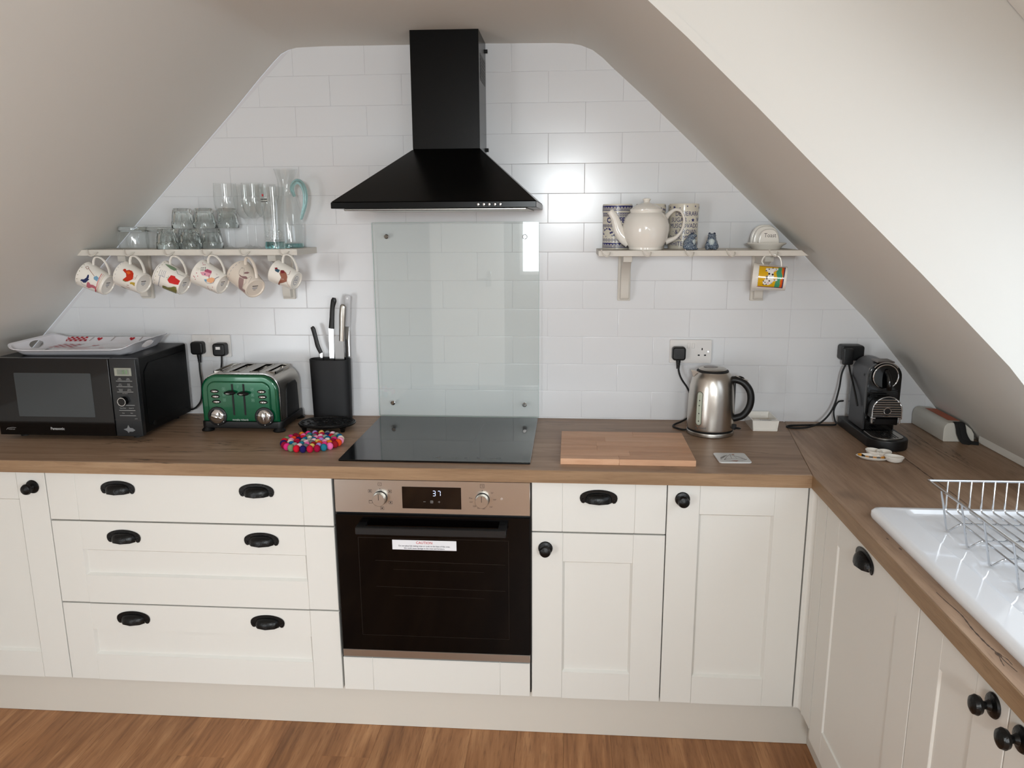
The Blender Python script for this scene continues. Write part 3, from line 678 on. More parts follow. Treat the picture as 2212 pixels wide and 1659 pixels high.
# ================================================================== microwave and tray
mw = thing('microwave_oven', 'black microwave oven with dark glass door and control dial at the left wall', 'microwave', (-.955, -.2, WT))
MWB = mat('black coated steel', (9, 10, 11), .42, spec=.22); MWD = mat('microwave door gloss', (10, 11, 14), .07, spec=.5, coat=.2); MWW = mat('microwave window mesh', (62, 66, 68), .14)
MWP = mat('microwave panel', (34, 36, 38), .22)
by = -.205; fy = -.385
g = G().box(-1.203, -.711, fy+.022, -.035, .929, 1.1905, .006, 2)
bod = g.obj('case', MWB, mw, True)
G().prism([(-.33, .955), (-.06, .955), (-.06, 1.165), (-.30, 1.165), (-.33, 1.14)], -.7112, -.7085, 'X', .002, 2).obj('side_panel', MWB, mw, True)
G().cyl((-.711, -.30, .955), (-.706, -.30, .955), .007, n=14).obj('side_screw', RUBBER, mw, True)
d = G().box(-1.2055, -.7975, fy, fy+.0225, .9285, 1.1915, .003, 2).obj('door', MWD, mw, True)
G().prism(rrect(-1.130, -.8625, .993, 1.142, .003, 2), fy-.0006, fy+.001, 'Y').obj('door_window', MWW, d, True)
G().box(-1.2052, -.7978, fy-.0004, fy+.001, .9290, .970).obj('lower_door_strip', BLACKG, d, True)
SILV = mat('silver print', (176, 176, 174), .35, metal=.3)
pr = Print().text(SILV, 'Panasonic', -1.001, .9515, .0125, bold=.0004).text(SILV, 'INVERTER', -1.165, .9475, .0055, shear=.3).line(SILV, [(-1.183, .9455), (-1.178, .9515), (-1.160, .954), (-1.148, .953)], .001)
pr.obj('door_lettering', plane((0, fy-.0004, 0), (1, 0, 0), (0, 0, 1)), d, True)
p = G().box(-.7960, -.7040, fy, fy+.0225, .9285, 1.1915, .003, 2).obj('control_panel', MWP, mw, True)
LCD = mat('liquid crystal display', (150, 152, 140), .3); LCDI = mat('display inner', (120, 126, 116), .3); LCG = mat('green digits', (150, 215, 120), .5, emit=.5)
G().box(-.7795, -.7215, fy-.0012, fy+.001, 1.1345, 1.1610, .0006).obj('display', [LCD], p, True)
pr = Print(); pr.rect(LCDI, -.770, -.729, 1.139, 1.157, 0)
for x0 in (-.7515, -.7420): seg7(pr, LCG, x0, 1.1425, .0105, 'abcdefg' if x0 < -.75 else 'abgcd', .0013)
pr.obj('display_digits', plane((0, fy-.0012, 0), (1, 0, 0), (0, 0, 1)), p, True)
pr = Print()
for z in (1.117, 1.0985, 1.0805, 1.0355, 1.018, 1.000): pr.line(SILV, [(-.7775, z), (-.7215, z)], .0012)
for z, a, b in ((1.123, 'High\nMedium', 'Auto\nDefrost'), (1.1045, 'Low\nSimmer', 'Auto\nCook'), (1.0865, 'Memory\nReheat', 'Chaos\nDefrost'), (1.0245, 'Timer/Clock', 'Quick 30'), (1.0075, 'Stop', 'Start')):
    pr.text(SILV, a, -.7640, z+.001, .0043).text(SILV, b, -.7350, z+.001, .0043)
pr.text(SILV, 'Micro Power', -.7505, 1.0755, .0035).text(SILV, '1000W', -.722, .9895, .0035).line(DARKP, [(-.796, .985), (-.704, .985)], .0012)
pr.obj('panel_lettering', plane((0, fy, 0), (1, 0, 0), (0, 0, 1)), p, True)['kind'] = 'stuff'
pr = Print(); TAPE = mat('torn silver sticker', (130, 132, 134), .35, metal=.5)
pr.poly(TAPE, [(-.770, .953), (-.757, .957), (-.752, .968), (-.747, .958), (-.738, .957), (-.729, .950), (-.738, .945), (-.750, .945), (-.753, .940), (-.758, .947)])
pr.obj('torn_sticker', plane((0, fy, 0), (1, 0, 0), (0, 0, 1)), p, True)
mx = M.Translation((-.757, fy, 1.050)) @ M.Rotation(PI/2, 4, 'X')
dl = G().lathe([(0, .015), (.0125, .015), (.0135, .013), (.0155, 0), (0, 0)], 24, 0, mx).obj('dial', BLACKG, p, True)
G().lathe([(.0125, .0148), (.0142, .0148), (.0142, .016), (.0125, .016)], 28, 0, mx, closed=True).obj('dial_ring', CHROME, p, True)
for x in (-1.16, -.755):
    for y in (-.33, -.08): G().cyl((x, y, WT), (x, y, .930), .014, n=14).obj('foot', RUBBER, mw, True)
# tray
TRAYM = mat('white melamine', (226, 224, 228), .22, coat=.2); TRED = mat('tray red print', (186, 28, 42), .3); TGREY = mat('tray grey print', (170, 160, 156), .3)
tr = thing('serving_tray', 'white melamine serving tray with red hearts and gingham on the microwave', 'tray', (-.965, -.203, 1.1908), math.radians(4))
def trz(x, y): return .022+.018*max(0, (abs(x)-.155)/.057)**2
def ring(hx, hy_, r, z, ends=True, n=8):
    out = []
    for (x, y) in rrect(-hx, hx, -hy_, hy_, r, n): out.append((x, y, z if not ends else z))
    return out
def loft(rings, close=False):
    t = bmesh.new(); R_ = [[t.verts.new(p) for p in r] for r in rings]; n = len(R_[0])
    for a, b in zip(R_, R_[1:]):
        for i in range(n): t.faces.new((a[i], a[(i+1) % n], b[(i+1) % n], b[i]))
    t.faces.new(R_[0][::-1]); t.faces.new(R_[-1]); bmesh.ops.recalc_face_normals(t, faces=t.faces); return t
def dens(r):  # denser outline, so the raised ends bend smoothly
    out = []
    for a, b in zip(r, r[1:]+r[:1]):
        k = max(1, int((V(b)-V(a)).length/.03))
        out += [tuple(V(a).lerp(V(b), i/k)) for i in range(k)]
    return out
def tring(hx, hy_, r, f, dz=0):
    base = [(x, y, 0) for x, y in rrect(-.2, .2, -.125, .125, .03, 4)]
    base = dens(base)
    out = []
    for x, y, z in base:
        sx, sy = hx/.2, hy_/.125; X, Y = x*sx, y*sy
        out.append((X, Y, f*trz(X, Y)+dz))
    return out
G().add(loft([tring(.182, .118, .03, 0), tring(.190, .127, .03, .35), tring(.206, .146, .03, 1.0, -.002), tring(.212, .153, .03, 1.0, 0), tring(.212, .153, .03, 1.0, .002), tring(.205, .145, .03, 1.0, .0016), tring(.189, .126, .03, .35, .003), tring(.181, .117, .03, 0, .003)])).obj('tray_body', TRAYM, tr)
tb = bpy.data.objects['tray_body']
cut(tb, [lambda g: g.lathe([(0, -.05), (.045, -.05), (.045, .05), (0, .05)], 24, 0, M.Translation((-.1985, 0, .0225)) @ M.Rotation(math.radians(-62), 4, 'Y') @ M.Diagonal((.17, .92, 1, 1))),
         lambda g: g.lathe([(0, -.05), (.045, -.05), (.045, .05), (0, .05)], 24, 0, M.Translation((.1985, 0, .0225)) @ M.Rotation(math.radians(62), 4, 'Y') @ M.Diagonal((.17, .92, 1, 1)))])
def heart(pr, m, x, y, s, a=0):
    P_ = [(0, -1), (.55, -.45), (.95, .1), (.95, .5), (.7, .8), (.35, .8), (0, .45), (-.35, .8), (-.7, .8), (-.95, .5), (-.95, .1), (-.55, -.45)]
    pr.poly(m, [(x+s*(px*math.cos(a)-py*math.sin(a)), y+s*(px*math.sin(a)+py*math.cos(a))) for px, py in P_])
pr = Print()
for i in range(7):
    for j in range(6):
        if (i+j) % 2 == 0: pr.rect(TRED, -.178+.0125*i, -.1655+.0125*i, .036+.0125*j, .0485+.0125*j)
for i in range(4): pr.line(TRED, [(-.178, .042+.025*i), (-.0905, .042+.025*i)], .003)
pr.line(TGREY, [(-.175, -.03), (-.06, .02), (.0, .105)], .004).line(TGREY, [(-.05, -.11), (.03, .03), (.18, .02)], .004).line(TGREY, [(-.09, .11), (-.09, .03), (-.175, .02)], .004)
for x, y, a in ((-.03, .075, .3), (.10, .06, -.4), (.15, -.07, .6), (-.10, -.07, -.3), (.03, -.06, .9)): heart(pr, TRED, x, y, .013, a)
pr.poly(TRED, [(-.17, -.09), (-.10, -.045), (-.12, -.10)]).poly(TRED, [(.06, -.09), (.15, -.035), (.13, -.1)])
pr.obj('tray_print', lambda a, b, h: (a, b, .003+h), tr)
pr = Print()
for x in (-.045, .075, .165): heart(pr, TRED, x, .4985, .0100)
for i in range(9):
    for j in range(3):
        if (i+j) % 2 == 0: pr.rect(TRED, -.172+.009*i, -.163+.009*i, .486+.0085*j, .4945+.0085*j)
for j in range(3): pr.line(TRED, [(-.172, .4885+.0085*j), (-.091, .4885+.0085*j)], .0022)
pr.line(TGREY, [(-.080, .488), (-.068, .510)], .004).line(TGREY, [(.0, .488), (.010, .510)], .004).line(TGREY, [(.105, .488), (.112, .510)], .004)
pr.obj('rim_print', lambda a, b, h: (a, .1265+(b-.487)*.78, .0110+(b-.487)*.54+h+.0010), tr)
# ================================================================== toaster
to = thing('toaster', 'green and steel four-slice toaster with two chrome dials between microwave and knives', 'toaster', (-.4225, -.142, WT))
def arch(hw, z0, z1, r, n=8): return [(-hw, z0), (hw, z0), (hw+.0, z1-r)]+arc(hw-r, z1-r, r, 0, PI/2, n)[1:]+arc(-hw+r, z1-r, r, PI/2, PI, n)
TB = G().prism(arch(.137, .036, .203, .058), -.088, .108, 'Y', .006, 2).obj('shell', STEEL, to)
cut(TB, [lambda g, x=x: g.prism([(x-.014, -.052), (x+.014, -.052), (x+.014, .090), (x-.014, .090)], .10, .25, 'Z') for x in (-.095, -.036, .036, .095)])
for x in (-.095, -.036, .036, .095):
    fr_ = G()
    fr_.box(x-.0172, x-.014, -.055, .093, .198, .2045).box(x+.014, x+.0172, -.055, .093, .198, .2045).box(x-.0172, x+.0172, -.055, -.052, .198, .2045).box(x-.0172, x+.0172, .090, .093, .198, .2045)
    fr_.obj('slot_frame', STEEL, to)
    G().box(x-.0135, x+.0135, -.051, .089, .101, .103).box(x-.0135, x-.0115, -.051, .089, .103, .190).box(x+.0115, x+.0135, -.051, .089, .103, .190).obj('slot_lining', mat('toaster element', (40, 24, 16), .6), to)
for sx in (-1, 1): G().prism([(-.045, .036), (.080, .036), (.072, .140), (.055, .155), (-.015, .155), (-.033, .14)], sx*.1365, sx*.1395, 'X', .001, 1).obj('side_panel', BLACK, to)
# front: bright rim, green rounded face, raised control field
G().prism(arch(.139, .034, .2055, .060), -.098, -.088, 'Y', .002, 2).obj('bright_rim', CHROME, to)
fc = G().prism(arch(.1365, .036, .2025, .058), -.112, -.094, 'Y', .010, 4).obj('green_front', GREEN, to)
G().prism(arch(.112, .040, .180, .030), -.118, -.108, 'Y', .005, 3).obj('control_field', GREEN, to)
fy_ = -.118
slot = G()
for x in (-.0195, .0205): slot.box(x-.0034, x+.0034, fy_-.0006, fy_+.002, .062, .172)
slot.obj('lever_slot', RUBBER, to)
for x, z in ((-.0255, .1425), (.0215, .140)):
    lv = G().ball((x, fy_-.010, z), .021, 16, 0, 1, .62, .34).obj('lever', BLACK, to)
    G().ball((x-.002, fy_-.0155, z-.0005), .013, 14, 0, 1.1, .62, .30).obj('lever_cap', CHROME, lv)
for sx in (-1, 1):
    for k, z in enumerate((.146, .1275, .109)):
        b_ = G().ball((sx*.083+.002*k, fy_-.001, z), .0155, 16, 0, 1, .3, .42).obj('button_seat', BLACK, to)
        G().ball((sx*.083+.002*k, fy_-.004, z), .0125, 16, 0, 1, .35, .36).obj('button_cap', CHROME, b_)
for sx, a in ((-1, .25), (1, 1.45)):
    mx = M.Translation((sx*.0835+.004, fy_, .058)) @ M.Rotation(PI/2, 4, 'X')
    d = G().lathe([(0, .006), (.030, .006), (.033, .004), (.0335, 0), (0, 0)], 32, 0, mx).obj('dial', BLACK, to)
    G().lathe([(0, .013), (.018, .012), (.024, .009), (.0255, .006), (0, .006)], 28, 0, mx).obj('dial_face', CHROME, d)
    G().ball((0, 0, 0), .022, 14, 0, 1, .26, .34).xf(M.Translation((sx*.0835+.004, fy_-.014, .058)) @ M.Rotation(a, 4, 'Y')).obj('dial_grip', CHROME, d)
    g = G()
    for q in (.2, -.7, -1.5): g.ball((sx*.0835+.004+.029*math.cos(q), fy_-.006, .058+.029*math.sin(q)), .0016, 8)
    g.obj('dial_mark', WHITEP, d)
SG = mat('pale green print', (110, 150, 130), .4)
pr = Print()
for sx in (-1, 1):
    for z in (.154, .134, .1155): pr.frame(SG, sx*.0505-.0045, sx*.0505+.0045, z-.0045, z+.0045, .0009).disc(SG, sx*.0505, z, .002, n=8)
pr.line(SG, [(-.002, .155), (-.002, .166), (.003, .166), (.003, .161), (-.002, .161)], .0009).text(SILV, 'morphy richards', .001, .0335+.012, .0085, bold=.0002)
pr.obj('front_lettering', plane((0, fy_, 0), (1, 0, 0), (0, 0, 1)), to)
G().prism(rrect(-.146, .146, -.110, .112, .02, 4), .012, .037, 'Z', .004, 2).obj('base', BLACK, to)
for sx in (-1, 1):
    for y in (-.096, .10): G().lathe([(0, 0), (.020, 0), (.022, .004), (.014, .013), (.011, .020), (0, .020)], 18, 0, M.Translation((sx*.128, y, 0))).obj('foot', BLACK, to)
# ================================================================== knives
kb = thing('knife_block', 'black oval knife block holding four knives beside the toaster', 'knife block', (-.161, -.050, WT))
def sup(hx, hy_, n=40, e=2.6): return [(hx*math.copysign(abs(math.cos(2*PI*i/n))**(2/e), math.cos(2*PI*i/n)), hy_*math.copysign(abs(math.sin(2*PI*i/n))**(2/e), math.sin(2*PI*i/n))) for i in range(n)]
KBM = mat('rubberised black', (17, 17, 19), .55)
def rings_(spec): return [[(x, y, z) for x, y in sup(hx, hy_)] for hx, hy_, z in spec]
G().add(loft(rings_([(.069, .030, 0), (.0715, .032, .003), (.0755, .036, .222), (.0757, .0362, .2245), (.0735, .034, .226), (.072, .0325, .2225), (.068, .029, .012)]))).obj('block_body', KBM, kb)
bz = G()
for i in range(11):
    for j in range(3): bz.box(-.055+.011*i-.003, -.055+.011*i+.003, -.018+.018*j-.005, -.018+.018*j+.005, .012, .205)
bz = bz.obj('bristle_insert', RUBBER, kb); bz['kind'] = 'stuff'
BLADE = mat('steel blade', (190, 190, 190), .22, metal=1); BLADED = mat('satin steel', (120, 118, 116), .32, metal=1)
WHH = mat('white knife handle', (200, 200, 202), .35)
def knife(label, hpts, hr, hmat, bl, bmat, y, flat=(.5, 1)):
    s = thing('kitchen_knife', label, 'knife', (hpts[-1][0], y, hpts[-1][1]))
    G().tube(spline([(x, y, z) for x, z in hpts], 5), sum([[a+(b-a)*i/5 for i in range(5)] for a, b in zip(hr, hr[1:])], [])+[hr[-1]], 12, flat=flat, up=(0, 1, 0)).obj('handle', hmat, s, True)
    G().prism(bl, y-.001, y+.001, 'Y').obj('blade', bmat, s, True)
    return s
knife('small knife with curved black handle, leftmost in the knife block', [(-.2225, 1.2545), (-.2175, 1.246), (-.2105, 1.215), (-.2045, 1.185), (-.1935, 1.158)], [.006, .0085, .008, .0085, .0075], BLACK, [(-.1975, 1.162), (-.188, 1.162), (-.190, 1.03), (-.196, 1.03)], BLADE, -.050)
k2 = knife('long bread knife with straight black handle in the middle of the block', [(-.1315, 1.361), (-.1335, 1.350), (-.1395, 1.325), (-.1430, 1.29), (-.1470, 1.250)], [.006, .0105, .0085, .009, .0105], BLACK, [(-.1575, 1.252), (-.1395, 1.252), (-.146, 1.02), (-.162, 1.02)], BLADE, -.058)
G().lathe([(0, .0058), (.003, .0058), (.003, 0)], 12, 0, M.Translation((-.1335, -.058, 1.348)) @ M.Rotation(PI/2, 4, 'X')).obj('rivet', RUBBER, k2, True)
knife('all-steel chef knife with broad grey blade, right in the block', [(-.0985, 1.338), (-.1000, 1.330), (-.1035, 1.30), (-.1065, 1.26), (-.1110, 1.205)], [.004, .0105, .0115, .010, .009], STEEL, [(-.137, 1.224), (-.103, 1.224), (-.106, 1.05), (-.139, 1.05)], BLADED, -.062)
k4 = knife('knife with white hanging handle, behind the steel chef knife', [(-.088, 1.370), (-.0885, 1.362), (-.0905, 1.335), (-.0935, 1.29), (-.096, 1.255)], [.005, .0125, .011, .011, .010], WHH, [(-.105, 1.26), (-.088, 1.26), (-.092, 1.05), (-.108, 1.05)], BLADE, -.036, (.35, 1))
G().lathe([(0, .0052), (.0036, .0052), (.0036, 0)], 12, 0, M.Translation((-.0886, -.036, 1.357)) @ M.Rotation(PI/2, 4, 'X')).obj('hanging_hole', mat('light eyelet', (240, 240, 240), .4), k4, True)
# ================================================================== trivets
iv = thing('cast_iron_trivet', 'black oval cast iron trivet on short legs in front of the knives', 'trivet', (-.138, -.192, WT))
G().add(loft([[(x*k, y*k, z) for x, y in sup(.100, .074, 40, 2.3)] for k, z in ((.90, .018), (.985, .0185), (1, .021), (1, .0235), (.975, .0255), (.94, .0245), (.5, .0245))])).obj('plate', IRON, iv)
g = G()
for i in range(26):
    a = i*2.399; r = math.sqrt(i/26); x, y = .086*r*math.cos(a), .062*r*math.sin(a)
    g.tube([(x+.0075*math.cos(q)*(1-.07*j), y+.006*math.sin(q)*(1-.07*j), .0250) for j, q in enumerate([k*.75+i for k in range(9)])], .0016, 5)
g.tube([(.092*math.cos(2*PI*i/36), .067*math.sin(2*PI*i/36), .0248) for i in range(36)], .0016, 5, closed=True)
g.obj('scroll_relief', IRON, iv)
for x, y in ((-.068, -.044), (.068, -.044), (0, .055)): G().lathe([(0, 0), (.006, 0), (.007, .003), (.009, .012), (.016, .0195), (0, .0195)], 14, 0, M.Translation((x, y, 0))).obj('leg', IRON, iv)
ft = thing('felt_ball_trivet', 'round mat of multicoloured felt balls in front of the iron trivet', 'trivet', (-.124, -.393, WT))
FC = [(160, 22, 60), (226, 60, 130), (238, 150, 180), (206, 30, 50), (110, 112, 116), (236, 110, 170), (140, 24, 52), (18, 104, 150), (190, 30, 60), (172, 140, 206), (226, 76, 40), (120, 140, 104), (236, 196, 208), (40, 120, 140), (228, 130, 40), (232, 220, 200), (42, 34, 92), (226, 190, 100), (150, 30, 40), (214, 50, 120), (150, 160, 150)]
fm = [mat('felt %d' % i, c, .95, spec=.05, bump=(900, .4, .0006)) for i, c in enumerate(FC)]
bms = {}
def felt(x, y, z, a, i):
    if i not in bms:
        o = G().ball((0, 0, 0), .0122, 12, 0, .88, .98, 1.0).obj('felt_ball', fm[i], ft); bms[i] = o.data
    else: o = inst(bms[i], 'felt_ball', ft, (0, 0, 0))
    o.location = (x, y, z); o.rotation_euler = (0, 0, a)
kk = 0
for R_, n_ in ((.0905, 26), (.0695, 21), (.0490, 15), (.0285, 9), (.0095, 3)):
    for i in range(n_):
        a = 2*PI*(i+.5)/n_+R_*40; felt(R_*math.cos(a), R_*math.sin(a), .0122, a+PI/2, (kk*5+i*8+int(R_*1000)) % len(FC)); kk += 1
# ================================================================== chopping board, coaster, kettle, tea-bag dish
cb = thing('chopping_board', 'beech chopping board of glued staves, right of the hob', 'chopping board', (.888, -.4, WT))
BEECH = wood('beech', (178, 130, 98), (204, 158, 124), (222, 180, 148), 'X', 1.1, .5, rand=True)
ys = [-.5535, -.512, -.466, -.415, -.366, -.310, -.246]
for i in range(6):
    cuts = [.688, .688+rnd.uniform(.10, .30), 1.0875]
    for a, b in zip(cuts, cuts[1:]):
        o = G().box(a+.00005, b-.00005, ys[i]+.00005, ys[i+1]-.00005, WT, WT+.0185, .0007).obj('stave', BEECH, cb, True)
cs = thing('coaster', 'white square coaster with a teapot sketch, in front of the kettle', 'coaster', (1.2095, -.4665, WT+.0002), math.radians(2))
G().prism(rrect(-.0485, .0485, -.0485, .0485, .010, 5), 0, .0035, 'Z', .0006, 1).obj('board', mat('white melamine coaster', (214, 214, 212), .3), cs)
INK = mat('grey ink', (84, 74, 72), .6); RUST = mat('rust ink', (160, 96, 66), .6)
pr = Print()
pr.line(INK, [(-.030, -.025), (-.012, -.033), (.020, -.031), (.036, -.022), (.030, -.014), (-.020, -.014), (-.030, -.025)], .0018).line(INK, [(-.028, -.022), (-.012, .012), (.0, .030), (.010, .020), (.030, -.014)], .0012)
pr.line(INK, [(-.038, -.020), (-.026, .0), (-.010, .024), (-.018, .020), (-.034, .0), (-.038, -.020)], .0012).line(INK, [(.0, .030), (-.004, -.012)], .001).line(INK, [(.008, .022), (.012, -.012)], .0008).line(INK, [(.0, .028), (.020, .008), (.036, -.015)], .0008).line(INK, [(-.034, -.006), (-.016, .016)], .003).line(INK, [(.036, -.022), (.040, -.016)], .002)
pr.poly(RUST, [(-.012, -.034), (.012, -.033), (.004, -.040), (-.004, -.038)]).disc(RUST, .010, .030, .004, n=8)
pr.obj('sketch_print', plane((0, 0, .0035), (1, 0, 0), (0, 1, 0)), cs)
kt = thing('electric_kettle', 'brushed steel kettle with black handle standing on its round base', 'kettle', (1.1935, -.172, WT))
G().lathe([(0, 0), (.074, 0), (.0785, .003), (.0788, .012), (.0770, .0145), (0, .0145)], 48).obj('power_base', STEEL, kt)
G().lathe([(0, .0145), (.0745, .0145), (.0765, .018), (.0765, .0215), (0, .0215)], 48).obj('base_seal', RUBBER, kt)
kbody = [(0, .0215), (.0775, .0215), (.0782, .026), (.0778, .060), (.0768, .105), (.0752, .140), (.0725, .168), (.0672, .192), (.0600, .206), (.0540, .213), (.0535, .2145), (0, .2145)]
def kr(z):
    for (a, b), (c, d) in zip(kbody[2:], kbody[3:]):
        if b <= z <= d: return a+(c-a)*(z-b)/max(d-b, 1e-6)
    return .07
G().lathe(kbody, 56).obj('body', STEELV, kt)
G().lathe([(0, .2146), (.0525, .2146), (.0530, .2175), (.0490, .2205), (0, .2205)], 40).obj('lid_seal', RUBBER, kt)
ld = G().lathe([(0, .2206), (.0465, .2206), (.0470, .2222), (.040, .2262), (.026, .2286), (0, .2292)], 40).obj('lid', STEEL, kt)
G().lathe([(0, .2289), (.024, .2285), (.0235, .2296), (0, .2302)], 28, 0, M.Translation((-.006, .004, 0)) @ M.Diagonal((1, .8, 1, 1))).obj('lid_inset', mat('dark steel', (110, 102, 98), .3, metal=1), kt)
G().add(loft([[(-.040, -.018, .186), (-.040, .018, .186), (-.062, .010, .186), (-.062, -.010, .186)], [(-.040, -.024, .2145), (-.040, .024, .2145), (-.0715, .006, .2185), (-.0715, -.006, .2185)]])).obj('spout', STEEL, kt)
ha = M.Rotation(math.radians(-14), 4, 'Z')
hp = spline([(.054, 0, .186), (.074, 0, .190), (.100, 0, .182), (.121, 0, .158), (.128, 0, .128), (.123, 0, .096), (.106, 0, .070), (.086, 0, .060), (.070, 0, .056)], 6)
hn = G().tube(hp, .0145, 14, flat=(.82, 1), up=(0, 0, 1), mx=ha).obj('handle', BLACK, kt)
G().box(.070, .0775, -.008, .008, .030, .190, .003, 2, 0, ha).obj('handle_spine', BLACK, kt)
G().prism([(-.007, -.030), (.007, -.030), (.009, .030), (-.009, .030)], 0, .003, 'Z', .001, 1, 0, ha @ M.Translation((.094, 0, .1955)) @ M.Rotation(math.radians(20), 4, 'Y') @ M.Rotation(-PI/2, 4, 'Z') @ M.Scale(.75, 4)).obj('handle_plate', STEEL, kt)
G().ball((0, 0, 0), .007, 12, 0, 1.5, 1, .5).xf(ha @ M.Translation((.094, 0, .1985)) @ M.Rotation(math.radians(20), 4, 'Y')).obj('lid_button', BLACK, kt)
G().ball((0, 0, 0), .013, 14, 0, 1, .7, .28).xf(M.Rotation(math.radians(-24), 4, 'Z') @ M.Translation((.091, 0, .027))).box(.074, .088, -.006, .006, .022, .040, .002, 1, 0, M.Rotation(math.radians(-24), 4, 'Z')).obj('switch_lever', BLACK, kt)
a0 = math.radians(-90-31-9)
GAU = mat('water gauge plastic', (172, 178, 160), .25); pr = Print()
pr.poly(DARKP, rrect(-.0108, .0108, .041, .156, .0108, 6), 0).poly(GAU, rrect(-.0095, .0095, .0425, .1545, .0095, 6), 1)
for z in (.056, .082, .109, .126): pr.disc(RUBBER, .0005, z, .0021, 3, 10)
pr.frame(WHITEP, -.0045, .0045, .049, .148, .0008, 2)
pr.obj('water_gauge', lambda a, b, h: cylmap(0, 0, 0, kr, a0)(a, b, h*2), kt, maxlen=.006)
ETCH = mat('etched steel', (120, 114, 108), .5, metal=.8)
pr = Print().text(ETCH, 'Russell', .0, .034, .010, align='LEFT', bold=.0002).text(ETCH, 'HOBBS', .0, .0235, .010, align='LEFT', bold=.0003).disc(ETCH, -.0085, .0295, .0060, n=14)
pr.obj('body_lettering', cylmap(0, 0, 0, kr, math.radians(-90-9-31)), kt, maxlen=.006)
tbd = thing('tea_bag_dish', 'white rectangular china tea bag dish beside the kettle at the wall', 'dish', (1.3860, -.074, WT))
def rc(hx, y0, y1, z): return [(-hx, y0, z), (hx, y0, z), (hx, y1, z), (-hx, y1, z)]
G().add(loft([rc(.0405, -.068, .058, 0), rc(.0445, -.072, .064, .0365), rc(.0450, -.0735, .0645, .0385), rc(.0415, -.056, .061, .0385), rc(.0375, -.050, .055, .005)])).obj('dish_body', WHITEC, tbd, ang=20)
G().box(-.0385, .0385, -.0722, -.070, .004, .008).box(-.0405, -.037, -.0724, -.070, .003, .036).box(.037, .0405, -.0724, -.070, .003, .036).obj('front_frame', WHITEC, tbd)
Print().text(INK, 'Teabags', 0, -.0645, .0125, bold=.0001).obj('lettering', plane((0, 0, .0385), (1, 0, 0), (0, 1, 0)), tbd)
# ================================================================== coffee machine
cm = thing('coffee_machine', 'slim black and chrome capsule coffee machine in the right corner', 'coffee machine', (1.7235, -.19, WT))
CMS = mat('titan grey coffee machine side', (64, 65, 68), .33, metal=.55)
bo = [(-.062, .150)]+[(-.062, -.118)]+[(-.062+.062*(1-math.cos(a)), -.118-.062*math.sin(a)*1.0) for a in [PI/2*i/8 for i in range(1, 9)]]
bo += [(-x, y) for x, y in bo[::-1]][1:]
G().prism(bo, 0, .033, 'Z', .004, 2).obj('base', BLACK, cm)
AR = lambda hw, z0, z1, r: [(-hw, z0), (hw, z0)]+arc(hw-r, z1-r, r, 0, PI/2, 8)+arc(-hw+r, z1-r, r, PI/2, PI, 8)
G().prism(AR(.050, .036, .262, .048), -.045, .085, 'Y', .002, 1).obj('side_shell', CMS, cm)
G().prism(AR(.0525, .095, .2645, .049), -.066, -.045, 'Y', .003, 2).obj('front_frame', BLACKG, cm)
G().box(-.045, .045, -.052, -.040, .036, .096, .002).obj('lower_front', BLACKG, cm)
G().prism(AR(.040, .045, .235, .035), .087, .132, 'Y', .004, 2).obj('water_tank', thin_glass('tank plastic', (.80, .82, .84), .05), cm)
G().prism([(-.027, .2620), (.027, .2620), (.025, .2662), (-.025, .2662)], -.064, -.004, 'Y', .0012, 1).obj('capsule_flap', MATS['dark steel'], cm)
G().tube([(-.044+.0*i, -.067, .222) if False else (.047*math.cos(a), -.067, .2165+.047*math.sin(a)) for i, a in enumerate([math.radians(40+5*k) for k in range(21)])], .0022, 6).obj('top_chrome_lip', CHROME, cm)
mxr = M.Translation((-.001, -.066, .2185)) @ M.Rotation(PI/2, 4, 'X')
G().lathe([(0, .006), (.0375, .006), (.039, .004), (.040, 0), (0, 0)], 36, 0, mxr).obj('lever_disc', BLACKG, cm)
G().tube([(-.001+.0385*math.cos(math.radians(a)), -.0725, .2185+.0385*math.sin(math.radians(a))) for a in range(-52, 262, 8)], .0022, 8).obj('lever_ring', CHROME, cm)
G().tube(spline([(0, -.073, .238), (.002, -.086, .222), (.005, -.092, .196), (.006, -.089, .178)], 5), [.007]*8+[.0075]*8, 12, flat=(1, 1.1)).obj('lever_grip', BLACKG, cm)
g = G()
for i in range(5): g.box(-.043, .043, -.0675, -.064, .1705-.006*i, .1735-.006*i)
g.obj('front_rib', BLACK, cm)
head = G().prism(AR(.046, .090, .158, .044), -.104, -.066, 'Y', .002, 1).obj('outlet_head', BLACK, cm)
hc = (-.0, .1125); hr_ = .046
for i in range(8):
    z = .0965+.0075*i; hw = .044 if z < .114 else math.sqrt(max(.044**2-(z-.114)**2, 1e-6))
    if z > .155: continue
    G().tube([(-hw, -.1055, z), (hw, -.1055, z)], .0017, 6).obj('grille_bar', CHROME, cm)
G().tube([(-.0455, -.105, .090), (-.0455, -.105, .114)]+[(.0455*math.cos(a), -.105, .114+.0455*math.sin(a)) for a in [PI-PI*i/16 for i in range(17)]]+[(.0455, -.105, .090)], .0019, 6).obj('grille_rim', CHROME, cm)
G().lathe([(0, .004), (.0095, .004), (.0095, 0)], 20, 0, M.Translation((0, -.104, .1135)) @ M.Rotation(PI/2, 4, 'X')).obj('cup_button', BLACKG, cm)
G().tube([(.0105*math.cos(2*PI*i/20), -.1075, .1135+.0105*math.sin(2*PI*i/20)) for i in range(20)], .0015, 6, closed=True).obj('button_ring', CHROME, cm)
G().box(-.0475, -.034, -.1065, -.095, .087, .0925, .001).box(.034, .0475, -.1065, -.095, .087, .0925, .001).cyl((-.043, -.10, .072), (-.043, -.10, .088), .003, n=10).cyl((.043, -.10, .072), (.043, -.10, .088), .003, n=10).obj('grille_foot', CHROME, cm)
